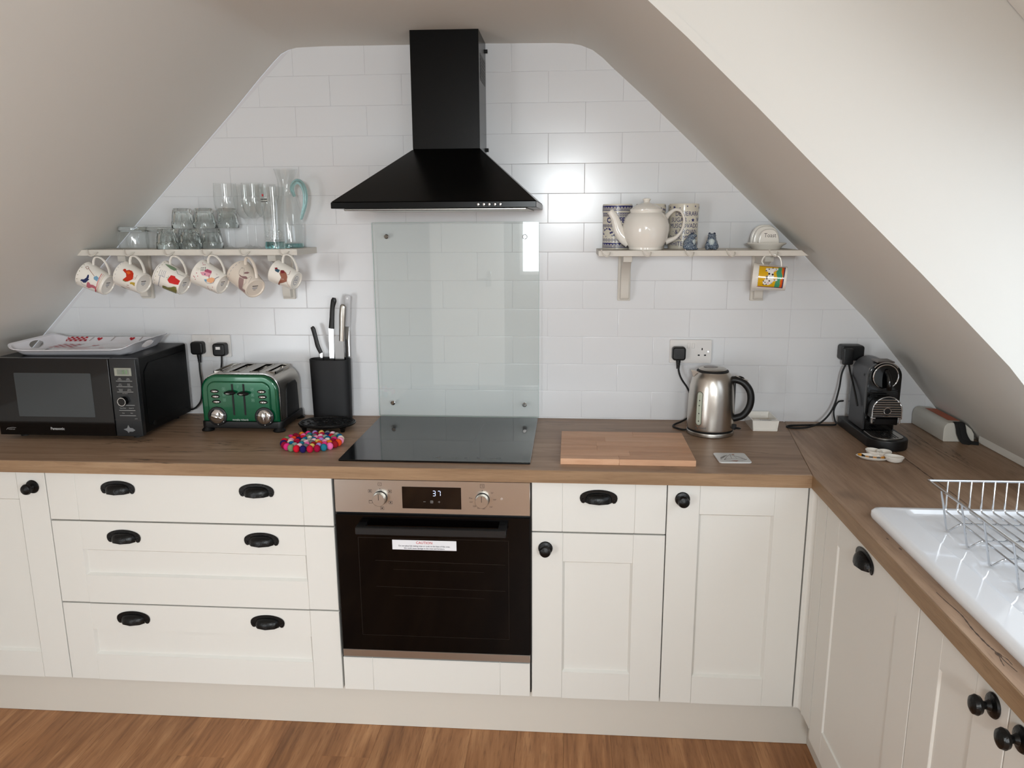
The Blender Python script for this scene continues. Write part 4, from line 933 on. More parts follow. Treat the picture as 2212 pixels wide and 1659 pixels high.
G().box(-.038, .038, -.1, -.045, .066, .088, .002).obj('cup_chute', BLACKG, cm)
dg_ = [(-.048, -.056), (.048, -.056), (.050, -.118)]+[(.050*math.cos(a), -.118-.040*math.sin(a)) for a in [PI*i/12 for i in range(1, 12)]]+[(-.050, -.118)]
G().prism(dg_, .033, .0355, 'Z', .0006, 1).obj('drip_grid', STEEL, cm)
g = G()
for i in range(8): g.box(-.034+.0085*i, -.031+.0085*i, -.142, -.062, .0354, .0360)
for r in (.010, .006): g.tube([(r*math.cos(2*PI*i/14), -.105+r*math.sin(2*PI*i/14), .0362) for i in range(14)], .0015, 5, closed=True)
g.obj('drip_slot', RUBBER, cm)
Print().text(RUBBER, 'N', 0, 0, .012, bold=.0006).obj('logo_print', plane((-.0502, -.025, .215), (0, -1, 0), (0, 0, 1)), cm)
# ================================================================== spoon rest and white box
sr = thing('spoon_rest', 'small white china spoon rest painted like a striped bee', 'spoon rest', (1.652, -.450, WT))
def bowl(cx, cy, sx, sy, a, z=0, h=.017):
    pf = [(0, 0), (.55, 0), (.80, .25*h), (1.0, h), (.96, h+.0012), (.74, .38*h), (.5, .0028), (0, .0025)]
    return [(r, z_+z) for r, z_ in pf], M.Translation((cx, cy, 0)) @ M.Rotation(a, 4, 'Z') @ M.Diagonal((sx, sy, 1, 1))
pf, mxx = bowl(-.020, .002, .048, .026, math.radians(-20), 0, .009); G().lathe(pf, 28, 0, mxx).obj('bee_body', WHITEC, sr)
for cx, cy, a in ((.022, .028, 1.1), (.032, -.022, -.5), (-.004, .040, 1.9)):
    pf, mxx = bowl(cx, cy, .028, .022, a, .0004, .0165); G().lathe(pf, 24, 0, mxx).obj('bee_wing', WHITEC, sr)
BY = mat('bee yellow', (222, 150, 40), .25); BK = mat('bee black', (24, 18, 18), .25)
pr = Print()
for i in range(8): pr.poly(BY if i % 2 == 0 else BK, [(-.88+.22*i, -.6), (-.66+.22*i, -.6), (-.66+.22*i, .6), (-.88+.22*i, .6)])
def beemap(a, b, h):
    r = min(math.hypot(a, b), .93); k = r/max(math.hypot(a, b), 1e-6); a *= k; b *= k
    z = .0028 if r < .5 else .0028+(r-.5)/.24*.0006 if r < .74 else .0034+(r-.74)/.22*.0068
    p = M.Translation((-.020, .002, 0)) @ M.Rotation(math.radians(-20), 4, 'Z') @ V((a*.048, b*.026, 0))
    return (p.x, p.y, z+h+.0012)
pr.obj('stripe_print', beemap, sr, maxlen=.12)
wbx = thing('rounded_box', 'white rounded box with orange label and black straps under the right slope', 'box', (1.978, -.125, WT))
bp = [(-.049, .003), (-.046, 0), (.046, 0), (.050, .003), (.047, .028), (.038, .043), (.020, .058), (.010, .0625), (-.030, .0650), (-.040, .062), (-.0475, .053), (-.050, .04)]
G().prism(bp, -.118, .119, 'Y', .004, 2).obj('box_body', mat('off white plastic box', (206, 202, 192), .45), wbx)
pr = Print(); OR = mat('orange label', (190, 104, 76), .5); OR2 = mat('pale label', (206, 136, 108), .5)
pr.rect(OR, -.024, .016, -.085, .085).frame(OR2, -.022, .014, -.08, .08, .0012, 1).line(OR2, [(-.022, -.03), (.014, -.03)], .0014, 1).line(OR2, [(-.022, .02), (.014, .02)], .0014, 1).line(OR2, [(-.012, .035), (-.012, .068)], .003, 1).line(OR2, [(.002, .035), (.002, .062)], .002, 1)
pr.obj('orange_label', lambda a, b, h: (a, b, .0650-.0025*(a+.030)/.040+h+.0004), wbx)
g = G()
for y0, x0 in ((0, -.010), (0, .004)):
    pts = [(x0, -.105, .0645), (x0, -.118, .063), (x0+.002, -.125, .050), (x0+.006, -.128, .030), (x0+.014, -.133, .012), (x0+.022, -.142, .0035), (x0+.040+x0, -.150, .0025)]
    g.tube(spline(pts, 5), .010, 8, flat=(.13, 1), up=(0, -.2, 1))
g.obj('strap', mat('black webbing', (26, 25, 24), .8), wbx)
# ================================================================== sink and dish rack
def rl(x0, x1, y0, y1, r, z): return [(x, y, z) for x, y in rrect(x0, x1, y0, y1, r, 6)]
sk = thing('ceramic_sink', 'white ceramic sink drainer set on the right-hand oak worktop', 'sink', (1.7, -1.4, WT))
X0, X1, Y0, Y1 = 1.4500, 1.985, -1.62, -.9115
G().add(loft([rl(X0, X1, Y0, Y1, .022, WT), rl(X0-.002, X1, Y0, Y1+.002, .022, WT+.006), rl(X0-.0015, X1, Y0, Y1+.0015, .022, WT+.016), rl(X0+.004, X1-.004, Y0+.004, Y1-.004, .020, WT+.0225), rl(X0+.012, X1-.012, Y0+.012, Y1-.012, .018, WT+.0242), rl(X0+.068, X1-.05, Y0+.05, Y1-.022, .02, WT+.0242), rl(X0+.076, X1-.06, Y0+.06, Y1-.030, .02, WT+.0165), rl(X0+.10, X1-.09, Y0+.1, Y1-.05, .02, WT+.0155)])).obj('drainer', CERAM, sk, True)
B0, B1 = -2.10, -1.6205
cut(w2, [lambda g: g.box(1.495, 1.945, B0+.03, B1-.03, .8, 1.0)])
G().add(loft([rl(1.500, 1.940, B0+.035, B1-.035, .03, WT-.170), rl(1.497, 1.943, B0+.032, B1-.032, .03, WT+.0005), rl(X0, X1, B0, B1, .022, WT+.001), rl(X0-.0015, X1, B0, B1, .022, WT+.016), rl(X0+.004, X1-.004, B0+.004, B1-.004, .02, WT+.0225), rl(X0+.012, X1-.012, B0+.012, B1-.012, .02, WT+.0242),
  rl(X0+.048, X1-.048, B0+.042, B1-.042, .03, WT+.0242), rl(X0+.056, X1-.056, B0+.050, B1-.050, .03, WT+.016), rl(X0+.064, X1-.064, B0+.058, B1-.058, .03, WT-.130), rl(X0+.09, X1-.09, B0+.084, B1-.084, .03, WT-.160)])).obj('basin', CERAM, sk, True)
G().lathe([(0, .003), (.026, .003), (.034, .0012), (.035, 0), (0, 0)], 24, 0, M.Translation((1.72, -1.86, WT-.160))).obj('waste', CHROME, sk, True)
dr_ = thing('dish_rack', 'silver wire dish rack standing on the white sink drainer', 'dish rack', (1.74, -1.2, WT+.0155))
ZF = WT+.0165; RZ = 1.030; rx0, rx1, ry0, ry1 = 1.5455, 1.945, -1.455, -.989
G().tube([(rx0, ry1, RZ), (rx1, ry1, RZ), (rx1, ry0, RZ), (rx0, ry0, RZ)], .0031, 8, closed=True).obj('rim_wire', CHROMEW, dr_, True)
for i in range(13):
    x = 1.5900+.0262*i
    G().tube([(x, ry1, RZ), (x, ry1-.003, .964), (x, ry1-.010, .9565), (x, ry0+.010, .9565), (x, ry0+.003, .964), (x, ry0, RZ)], .0020, 6).obj('long_wire', CHROMEW, dr_, True)
for y in (-1.050, -1.142, -1.232, -1.338):
    L_ = [(rx0, y, RZ+.002), (rx0+.008, y, 1.0), (rx0+.022, y, ZF+.008), (rx0+.0245, y, ZF+.0025), (rx0+.0285, y, ZF+.0025), (rx0+.034, y-.004, ZF+.010), (rx0+.042, y-.008, ZF+.0185), (rx0+.050, y-.010, ZF+.0235)]
    Rr = [(rx0+rx1-a, b, c) for a, b, c in L_[::-1]]
    G().tube(L_+Rr, .0021, 6).obj('cross_wire', CHROMEW, dr_, True)
G().tube(spline([(rx0+.075, -1.26, .9525), (rx0+.085, -1.29, .938), (rx0+.094, -1.32, ZF+.003), (rx0+.104, -1.335, ZF+.003), (rx0+.115, -1.33, .945)], 5), .002, 6).obj('foot_wire', CHROMEW, dr_, True)
MUG_ART = [[('l','brown',1.4,[(-28.4,78.1),(-21.7,75.3),(-25.2,68.1),(-32.3,68.5),(-28.4,78.1)]),('l','brown',1.5,[(-27.1,68.7),(-41.4,36.3)]),('p','sky',[(-44.8,36.2),(-36.9,30.9),(-40.3,20.5),(-53.6,19.5),(-51.6,32.6)]),('p','navy',[(-75.5,73.6),(-69.1,70.5),(-65.2,61.4),(-56.9,56.3),(-46.8,56.4),(-45.2,53.3),(-52.6,49.2),(-57.9,49.9),(-57.7,45.0),(-65.8,49.3),(-74.1,53.8),(-77.6,61.5),(-74.4,68.7)]),('p','rose',[(-74.4,49.8),(-68.2,47.7),(-68.5,41.7),(-73.2,37.9),(-70.9,28.3),(-73.2,19.0),(-90.2,16.7),(-112.9,27.3),(-84.0,20.8),(-83.2,31.7),(-93.7,45.6),(-89.8,51.7)]),('l','dark',0.8,[(-77.3,70.5),(-85.1,67.9),(-87.7,50.3)]),('l','red',1.6,[(-20.2,23.2),(-45.6,17.4),(-69.2,15.6),(-104.7,23.2)]),('l','rose',0.8,[(-18.6,18.0),(-45.6,13.3),(-71.6,11.2),(-102.6,18.3)]),('l','ochre',0.6,[(-18.7,12.5),(-47.4,8.3),(-72.4,8.1),(-104.6,15.0)]),('d','olive',1.3,[(-23.9,87.3),(-34.9,86.3),(-47.9,85.2),(-60.1,85.1),(-73.2,84.7),(-89.4,86.6),(-104.7,90.9)])],[('p','red2',[(-37.3,64.3),(-31.5,64.6),(-29.2,58.7),(-32.9,54.2),(-26.0,47.7),(-24.5,37.5),(-30.2,26.7),(-41.3,19.7),(-49.2,17.4),(-56.2,23.2),(-64.1,31.9),(-65.9,41.5),(-63.6,50.7),(-57.7,45.8),(-51.0,41.9),(-42.4,48.1),(-39.6,58.0)]),('p','olive',[(-63.6,50.7),(-65.9,41.5),(-64.1,31.9),(-68.4,40.0),(-68.3,49.9)]),('l','brown',1,[(-47.4,18.3),(-45.2,9.4),(-38.5,10.3),(-29.1,12.7)]),('l','brown',0.8,[(-42.2,19.1),(-39.6,11.3)]),('p','ochre',[(-64.5,23.1),(-60.4,18.5),(-56.7,5.4),(-70.4,3.8),(-67.0,13.9),(-69.1,21.3)]),('p','olive',[(-96.9,64.6),(-99.6,57.1),(-111.3,50.2),(-111.3,26.8),(-111.1,41.7),(-111.3,61.5)]),('l','maroon',1.4,[(-78.0,34.6),(-76.5,25.7)]),('l','maroon',1.4,[(-86.6,37.6),(-87.2,24.5)]),('l','maroon',1.4,[(-103.4,41.5),(-111.6,29.0)]),('p','orange',[(-37.5,51.7),(-30.4,43.8),(-34.5,33.5),(-42.3,39.2)]),('d','slate',1.0,[(-16.1,85.0),(-25.5,84.3),(-36.1,83.5),(-46.0,82.7),(-58.5,81.4),(-70.5,81.6),(-84.4,83.4),(-95.0,84.8)])],[('p','sage',[(-17.0,80.7),(-10.6,70.7),(-6.0,54.2),(-7.0,42.2),(-15.2,38.1),(-21.6,41.9),(-22.8,54.0),(-20.1,69.3)]),('l','dark',1,[(-14.1,39.0),(-25.3,23.9),(-19.8,3.9)]),('l','dark',1,[(-7.9,42.6),(-0.4,33.4),(-1.7,5.2)]),('l','slate',0.9,[(-40.9,76.3),(-59.5,73.8)]),('l','slate',0.9,[(-39.9,70.7),(-56.3,67.0)]),('l','slate',0.9,[(-38.9,65.1),(-57.2,60.5)]),('l','slate',0.9,[(-37.0,60.2),(-57.2,54.3)]),('l','slate',1.1,[(-59.5,73.8),(-57.1,64.6),(-57.2,54.3)]),('l','slate',1.4,[(-59.5,67.7),(-78.4,67.0),(-113.3,75.5)]),('p','red',[(-57.6,40.8),(-41.2,38.4),(-38.0,25.7),(-42.3,20.9),(-43.5,3.4),(-59.1,2.2),(-63.7,15.0),(-67.0,32.4),(-61.5,40.3)]),('l','sage',1.4,[(-55.1,48.1),(-53.4,40.7)]),('l','sage',1.2,[(-60.6,42.7),(-55.3,40.4)]),('l','sage',1.2,[(-47.2,45.1),(-51.7,39.5)]),('p','olive',[(-87.8,55.0),(-85.8,46.6),(-86.8,36.5),(-80.0,24.2),(-71.6,15.0),(-69.8,7.2),(-83.7,2.8),(-113.3,11.0),(-113.3,23.1),(-113.3,41.9),(-113.2,60.6)]),('l','slate',0.7,[(-1.7,93.9),(-32.7,89.0),(-56.7,88.4),(-79.8,88.3),(-113.3,97.0)]),('d','olive',1.2,[(-14.1,85.5),(-26.3,83.6),(-38.0,82.7),(-51.8,81.8),(-65.9,81.6),(-79.4,82.8),(-92.3,84.7)])],[('d','rose',1.7,[(-22.9,76.7),(-19.4,73.0),(-18.3,82.9),(-56.4,78.5),(-63.6,71.3),(-70.7,80.8),(-76.9,76.8),(-69.3,84.3),(-92.1,29.6),(-102.0,28.1),(-91.9,16.9),(-77.3,13.1),(-85.6,30.8),(-112.9,85.1)]),('p','rose2',[(-38.6,59.6),(-28.8,56.2),(-26.5,40.3),(-34.2,35.6),(-38.5,40.2),(-40.5,57.2)]),('p','pink',[(-48.9,68.9),(-41.0,57.9),(-35.6,35.7),(-48.5,34.0),(-54.6,58.3)]),('d','navy',2.0,[(-47.3,51.7)]),('l','moss',1.2,[(-35.5,73.8),(-27.3,61.8)]),('l','moss',1.2,[(-42.2,70.0),(-35.1,57.8)]),('l','moss',1.1,[(-34.0,75.1),(-45.3,67.9)]),('l','moss',1.1,[(-30.7,70.1),(-42.3,62.4)]),('l','moss',1.1,[(-25.7,65.3),(-38.0,56.8)]),('l','maroon',1.6,[(-43.9,37.7),(-58.7,29.1)]),('p','peach',[(-59.1,38.4),(-46.6,26.5),(-44.9,15.8),(-54.6,12.9),(-65.1,20.5),(-65.8,35.0)]),('l','navy',0.9,[(-64.3,44.9),(-71.0,36.9),(-67.9,24.0),(-60.5,13.7),(-47.9,13.0)]),('p','sky',[(-63.0,46.4),(-59.1,38.4),(-67.2,35.7),(-68.4,42.7)]),('l','navy',1.5,[(-46.6,14.8),(-31.9,7.8)]),('d','maroon',0.8,[(-28.0,21.6),(-27.6,17.4),(-30.6,17.5)]),('p','navy',[(-113.0,63.3),(-113.0,53.4),(-112.8,50.7),(-112.7,59.5)]),('l','olive',0.5,[(-43.6,86.2),(-40.0,73.7)]),('l','olive',0.5,[(-48.8,82.8),(-43.1,73.6)])],[('p','taupe',[(-44.4,47.6),(-39.1,27.5),(-53.7,17.6),(-70.1,17.8),(-67.3,-0.4),(-75.5,-6.8),(-83.0,10.6),(-86.1,37.1),(-67.3,38.4)]),('p','taupe2',[(-39.1,56.8),(-37.1,42.9),(-27.1,30.1),(-26.9,22.1),(-32.3,19.6),(-39.1,30.8),(-41.7,47.2)]),('p','taupe2',[(-22.9,48.4),(-12.0,44.0),(-10.0,36.9),(-18.3,36.9),(-26.0,43.4)]),('l','dark',0.5,[(-19.0,70.4),(-13.9,65.4),(-17.0,56.4),(-24.2,49.6),(-29.9,39.3)]),('l','dark',0.5,[(-19.0,70.4),(-31.6,63.6),(-39.1,56.8)]),('d','dark',1.4,[(-18.0,68.7)]),('l','dark',0.5,[(-32.3,19.6),(-14.5,20.6),(-15.0,14.6),(-34.9,3.3),(-61.6,-5.1)]),('l','dark',0.5,[(-35.0,19.4),(-42.0,11.6),(-64.1,15.8)]),('l','slate',1.0,[(-10.6,94.9),(-16.6,93.9)]),('l','slate',1.0,[(-22.9,92.8),(-29.5,91.8)]),('l','slate',1.0,[(-34.3,91.2),(-40.2,91.3)]),('l','slate',1.0,[(-45.5,90.9),(-51.5,90.6)]),('l','slate',1.0,[(-57.7,90.9),(-63.8,91.2)]),('l','slate',1.0,[(-71.6,92.4),(-81.0,95.6)]),('l','slate',1.0,[(-98.6,109.0),(-98.2,102.5)])],[('p','maroon',[(-41.8,71.7),(-35.9,65.5),(-40.0,59.7),(-46.3,64.9)]),('p','teal',[(-47.1,68.8),(-40.0,59.7),(-40.0,51.0),(-51.0,51.9),(-50.7,62.7)]),('p','brown',[(-39.1,49.4),(-34.1,41.4),(-38.9,27.6),(-50.9,17.6),(-68.6,14.6),(-79.5,26.4),(-89.3,39.9),(-114.2,49.2),(-104.7,51.8),(-73.2,39.4),(-62.9,37.0),(-52.0,47.1)]),('l','maroon',1,[(-44.9,22.4),(-39.9,16.2),(-22.7,20.8)]),('l','brown',0.8,[(-68.6,14.6),(-83.7,7.5),(-90.0,1.8)]),('p','maroon',[(-40.0,48.8),(-35.6,41.6),(-40.9,30.9),(-49.4,41.8)]),('d','white',1.2,[(-67.1,33.9),(-65.9,28.8)])],[('p','navy',[(-19.2,90.0),(-14.9,6.5),(-96.3,9.5),(-90.9,89.8)]),('p','yellow',[(-21.2,85.5),(-18.5,10.9),(-92.4,13.8),(-89.0,85.2)]),('l','red',0.8,[(-19.6,87.7),(-16.2,7.2)]),('l','red',0.8,[(-90.7,88.9),(-95.2,9.9)]),('p','tealg',[(-20.6,27.4),(-20.8,17.6),(-39.8,17.7),(-53.2,13.4),(-68.3,20.0),(-82.1,18.6),(-92.1,21.4),(-91.2,35.0),(-74.0,33.2),(-59.1,28.5),(-43.1,33.2),(-31.3,29.7)]),('p','orange2',[(-19.6,16.1),(-19.2,9.6),(-92.4,12.4),(-91.9,20.4),(-78.4,17.4),(-68.2,18.5),(-54.7,11.8),(-39.7,16.7)]),('p','white',[(-29.5,64.7),(-26.6,43.7),(-25.4,28.6),(-33.2,28.1),(-37.5,39.8),(-43.9,41.4),(-58.2,38.4),(-64.6,39.9),(-63.1,28.1),(-67.9,27.6),(-70.2,39.3),(-78.1,44.5),(-83.9,53.0),(-82.8,68.2),(-72.8,71.5),(-64.6,64.1),(-56.3,55.9),(-42.0,57.5),(-41.0,65.9)]),('d','dark',2.2,[(-32.5,55.4),(-38.7,63.6),(-27.1,44.4)]),('d','dark',3.2,[(-48.3,53.8),(-57.4,60.0),(-49.9,43.4)]),('d','dark',2.4,[(-59.0,49.3),(-69.8,51.4),(-63.5,59.4)]),('d','dark',1.8,[(-74.8,63.7),(-66.3,36.4),(-71.1,68.7),(-82.8,68.2),(-81.5,59.3),(-29.8,34.4)]),('d','pink',2.2,[(-39.2,38.1),(-76.0,54.5)]),('d','sky',1.8,[(-76.7,44.7)])]]
# ================================================================== wall shelves with cup hooks
def shelf(label, x0f, x1f, bot, top, dep, zb, zt, brs, hooks, slope):
    s = thing('wall_shelf', label, 'shelf', ((bot[0]+bot[1])/2, -dep/2, zb))
    (xa, xb), (ta, tb_) = bot, top
    t = bmesh.new(); y0, y1 = -dep, -.0005
    lo = [t.verts.new(p) for p in ((xa, y0, zb), (xb, y0, zb), (xb, y1, zb), (xa, y1, zb))]; hi = [t.verts.new(p) for p in ((ta, y0, zt), (tb_, y0, zt), (tb_, y1, zt), (ta, y1, zt))]
    for i in range(4): t.faces.new((lo[i], lo[(i+1) % 4], hi[(i+1) % 4], hi[i]))
    t.faces.new(lo[::-1]); t.faces.new(hi); bmesh.ops.recalc_face_normals(t, faces=t.faces)
    bmesh.ops.bevel(t, geom=t.edges[:], offset=.0009, segments=1, affect='EDGES')
    G().add(t).obj('board', SHELF, s, True)
    for x, zl in brs:
        g = G().box(x-.022, x+.022, -.014, -.0005, zl, zb-.0005, .0015)
        cv_ = sp2([(-.014, zl+.006), (-.034, zl+.008), (-.040, zl+.030), (-.046, zl+.075), (-.072, zl+.112), (-.120, zb-.026), (-.155, zb-.022)], 4)
        g.prism(cv_+[(-.158, zb-.0005), (-.014, zb-.0005)], x-.014, x+.015, 'X', .001, 1)
        g.obj('bracket', SHELF, s, True)
    for x in hooks:
        y = -dep
        pts = [(x+.019, y+.004, zb+.012), (x+.019, y-.006, zb+.011), (x+.017, y-.014, zb+.006), (x+.012, y-.021, zb+.001), (x+.005, y-.0245, zb+.0005), (x-.003, y-.023, zb+.006), (x-.008, y-.018, zb+.014), (x-.0095, y-.014, zb+.021)]
        G().tube(spline(pts, 4), .0018, 7).obj('cup_hook', SHELF, s, True)
    return s
ZL = 1.538; ZR = 1.5305
shelf('white wall shelf of glassware with six patterned mugs on hooks, left of the hood', 0, 0, (-.986, -.2040), (-.962, -.2040), .205, 1.5175, ZL, ((-.851, 1.353), (-.3130, 1.352)), (-.922, -.7915, -.6505, -.5185, -.386, -.250), 0)
shelf('white wall shelf of white and blue china, right of the hood', 0, 0, (.8015, 1.4630), (.8015, 1.4400), .232, 1.5125, ZR, ((.901, 1.348), (1.361, 1.349)), (.820, .950, 1.085, 1.214, 1.347), 0)
# ------------------------------------------------------------------ mugs
CM = {'brown': (150, 96, 78), 'sky': (118, 160, 188), 'navy': (36, 48, 92), 'rose': (190, 104, 118), 'dark': (52, 44, 44), 'red': (204, 40, 38), 'red2': (196, 52, 26), 'ochre': (190, 160, 60), 'olive': (120, 118, 62), 'maroon': (126, 40, 46), 'orange': (226, 96, 30), 'slate': (96, 108, 136), 'sage': (126, 148, 118), 'rose2': (176, 84, 112), 'pink': (222, 156, 172), 'moss': (84, 100, 88), 'peach': (232, 172, 128), 'taupe': (160, 132, 128), 'taupe2': (146, 112, 112), 'teal': (50, 82, 100), 'white': (236, 232, 226), 'yellow': (222, 172, 24), 'tealg': (70, 150, 112), 'orange2': (216, 88, 28)}
PM = {k: mat('glaze '+k, v, .18) for k, v in CM.items()}
MUGP = [((-0.8577, -0.2372, 1.4185), (0.4282, -0.0223, 0.9034), (0.052, 0.9986, 0.0), (-0.9022, 0.047, 0.4288)), ((-0.7266, -0.2447, 1.4243), (0.3618, -0.0866, 0.9282), (0.2327, 0.9725, 0.0), (-0.9028, 0.216, 0.372)), ((-0.5868, -0.2386, 1.4197), (0.4413, -0.038, 0.8966), (0.0859, 0.9963, 0.0), (-0.8933, 0.077, 0.4429)), ((-0.4516, -0.2415, 1.4226), (0.4266, -0.0646, 0.9021), (0.1496, 0.9887, -0.0), (-0.892, 0.135, 0.4314)), ((-0.333, -0.2607, 1.4102), (0.4102, -0.2846, 0.8665), (0.5701, 0.8215, 0.0), (-0.7118, 0.494, 0.4992)), ((-0.1971, -0.2444, 1.4339), (0.3621, -0.0884, 0.9279), (0.2371, 0.9715, -0.0), (-0.9015, 0.22, 0.3727)), ((1.397, -0.2407, 1.441), (0.0485, -0.0123, 0.9987), (0.2454, 0.9694, 0.0), (-0.9682, 0.2451, 0.05))]
MUGL = ['white mug with blackbird and spade picture, first hanging from the left', 'white mug with red hen picture, second hanging from the left', 'white mug with garden fork, secateurs and red flowerpot, third on the hooks', 'white mug with pink birdhouse and blossom picture, fourth on the hooks', 'cream mug with brown-eared dog picture, fifth on the hooks', 'small white mug with brown pheasant picture, last hook at the right', 'white mug with black and white cow on yellow, hanging under the right shelf']
DIM = [(0.0919, 0.0365, 0.0455), (0.0901, 0.0365, 0.0455), (0.0942, 0.0365, 0.0455), (0.0962, 0.0365, 0.0455), (0.104, 0.0365, 0.0455), (0.0859, 0.032, 0.04), (0.1035, 0.038, 0.043)]
MWH = mat('white bone china', (238, 233, 224), .13, coat=.3); MCR = mat('cream bone china', (228, 216, 202), .15, coat=.3)
for i in range(7):
    o_, hx_, hy_, hz_ = MUGP[i]; L_, rb, rt = DIM[i]
    mx = M((hx_, hy_, hz_)).transposed().to_4x4(); mx.translation = o_
    s = thing('mug', MUGL[i], 'mug', mx=mx, group='mugs on the shelf hooks')
    k = (rt-rb)/L_; rf = lambda z: rb+k*z
    cow = i == 6
    P_ = [(0, .0035), (rb-.007, .0035), (rb-.005, 0), (rb-.0015, .0004), (rb, .003), (rf(L_*.4), L_*.4), (rf(L_*.8), L_*.8)]
    P_ += ([(rf(L_*.9)+.001, L_*.9), (rf(L_)+.004, L_-.001), (rf(L_)+.003, L_), (rf(L_), L_-.001), (rf(L_*.85)-.003, L_*.85)] if cow else [(rf(L_), L_-.001), (rf(L_)-.0012, L_), (rf(L_)-.0024, L_-.001)])
    P_ += [(rf(L_*.5)-.003, L_*.5), (rb-.003, .008), (0, .007)]
    mm = MCR if i == 4 else MWH
    G().lathe(P_, 44).obj('cup', mm, s)
    if cow: hp = [(rf(.074)-.001, .074), (rf(.07)+.010, .080), (rf(.06)+.028, .072), (rf(.05)+.034, .050), (rf(.03)+.028, .030), (rf(.022)+.014, .022), (rf(.022)-.001, .019)]
    else:
        z = L_; hp = [(rf(.78*z)-.001, .78*z), (rf(.8*z)+.012, .83*z), (rf(.8*z)+.026, .80*z), (rf(.6*z)+.034, .62*z), (rf(.4*z)+.030, .40*z), (rf(.2*z)+.016, .20*z), (rf(.1*z)-.001, .07*z)]
    G().tube(spline([(a, 0, b) for a, b in hp], 6), .0042, 10, flat=(.72, 1.35), up=(1, 0, 0)).obj('handle', mm, s)
    pr = Print(); lay = 0
    for it in MUG_ART[i]:
        if it[0] == 'p': pr.poly(PM[it[1]], [(a/1000, b/1000) for a, b in it[2]], lay)
        elif it[0] == 'l': pr.line(PM[it[1]], [(a/1000, b/1000) for a, b in it[3]], it[2]/1000, lay)
        else:
            for a, b in it[3]: pr.disc(PM[it[1]], a/1000, b/1000, it[2]/1000, lay, 9)
        lay += 1
    def mf(a, b, h, rf=rf, L_=L_):
        b = min(max(b, .003), L_-.003); t_ = a/.04; r = rf(b)+h*.7+.0001
        return (r*math.cos(t_), r*math.sin(t_), b)
    pr.obj('printed_picture', mf, s, maxlen=.007)
    if not cow:
        pr = Print(); q = math.radians(35)
        if i == 5: pr.disc(PM['slate'], 0, 0, .012, 0, 16, .016).disc(MWH, 0, 0, .0105, 1, 16, .0145).line(PM['slate'], [(-.007, .006), (.007, .006)], .0016, 2).line(PM['slate'], [(-.008, .001), (.008, .001)], .0022, 2).line(PM['slate'], [(-.006, -.005), (.006, -.005)], .0016, 2)
        else:
            for y_, w_, t_, c_ in ((.008, .012, .0026, 'dark'), (.003, .010, .0012, 'slate'), (.0, .011, .0012, 'slate'), (-.003, .009, .0012, 'slate'), (-.007, .005, .0014, 'dark')): pr.line(PM[c_], [(-w_, y_), (w_*.8, y_)], t_)
        pr.obj('base_stamp', lambda a, b, h: (a*math.cos(q)*-1*0+b*1.0, a, .0035-h), s)
# ------------------------------------------------------------------ glassware on the left shelf
def inv_tumbler():
    """squat tumbler standing on its rim, heavy base upward"""
    s = thing('tumbler', 'squat thick-based glass tumbler upside down, first from the left on the shelf', 'glass', (-.8365, -.092, ZL), group='upside-down squat tumblers')
    G().lathe([(.0465, 0), (.0485, .001), (.0515, .025), (.0505, .048), (.0480, .060), (.0465, .0625), (.0440, .059), (.0475, .046), (.0495, .025), (.0465, .002)], 36, closed=True).obj('bowl', SHELL, s)
    G().lathe([(0, .058), (.0440, .0592), (.0466, .0626), (.0478, .066), (.0465, .0745), (.045, .076), (0, .0745)], 36).obj('thick_base', GLASSG, s)
    return s
a = inv_tumbler()
dup(a, M.Translation((-.7335, -.092, ZL)), 'squat thick-based glass tumbler upside down, second from the left, next to the ribbed tumblers')
def ribbed():
    s = thing('ribbed_tumbler', 'ribbed glass tumbler upside down, bottom row left, beside the squat tumblers', 'glass', (-.6740, -.1605, ZL), group='stacked ribbed tumblers')
    n = 12; t = bmesh.new(); rings = []
    for r, z, am in [(.0365, 0, 0), (.0380, .001, 0), (.0385, .018, 0), (.0375, .0195, .004), (.0350, .024, .045), (.0320, .045, .05), (.0295, .062, .045), (.0285, .0675, .02), (.0265, .0685, 0)]:
        rings.append([t.verts.new((r*(1+am*math.cos(n*2*PI*i/72))*math.cos(2*PI*i/72), r*(1+am*math.cos(n*2*PI*i/72))*math.sin(2*PI*i/72), z)) for i in range(72)])
    for r, z in [(.0235, .0565), (.0285, .045), (.0325, .024), (.0352, .002)]: rings.append([t.verts.new((r*math.cos(2*PI*i/72), r*math.sin(2*PI*i/72), z)) for i in range(72)])
    for a_, b_ in zip(rings, rings[1:9]):
        for i in range(72): t.faces.new((a_[i], a_[(i+1) % 72], b_[(i+1) % 72], b_[i]))
    t.faces.new(rings[8])
    for a_, b_ in zip(rings[9:], rings[10:]):
        for i in range(72): t.faces.new((a_[i], a_[(i+1) % 72], b_[(i+1) % 72], b_[i]))
    t.faces.new(rings[9][::-1])
    for i in range(72): t.faces.new((rings[-1][i], rings[-1][(i+1) % 72], rings[0][(i+1) % 72], rings[0][i]))
    bmesh.ops.recalc_face_normals(t, faces=t.faces)
    G().add(t).obj('body', GLASSG, s, ang=60)
    return s
b = ribbed()
for x, y, z, lab in ((-.5965, -.1560, ZL, 'ribbed glass tumbler upside down, bottom row second from the left, near the shelf edge'), (-.5480, -.0955, ZL, 'ribbed glass tumbler upside down, bottom row right, next to the wine stems'), (-.6420, -.0775, ZL, 'ribbed glass tumbler upside down, bottom row at the back, against the tiles'),
                     (-.6355, -.118, ZL+.0692, 'ribbed glass tumbler upside down, upper tier left'), (-.5580, -.118, ZL+.0692, 'ribbed glass tumbler upside down, upper tier middle'), (-.4970, -.070, ZL+.0692, 'ribbed glass tumbler upside down, upper tier right, behind the first wine bowl')):
    dup(b, M.Translation((x, y, z)), lab)
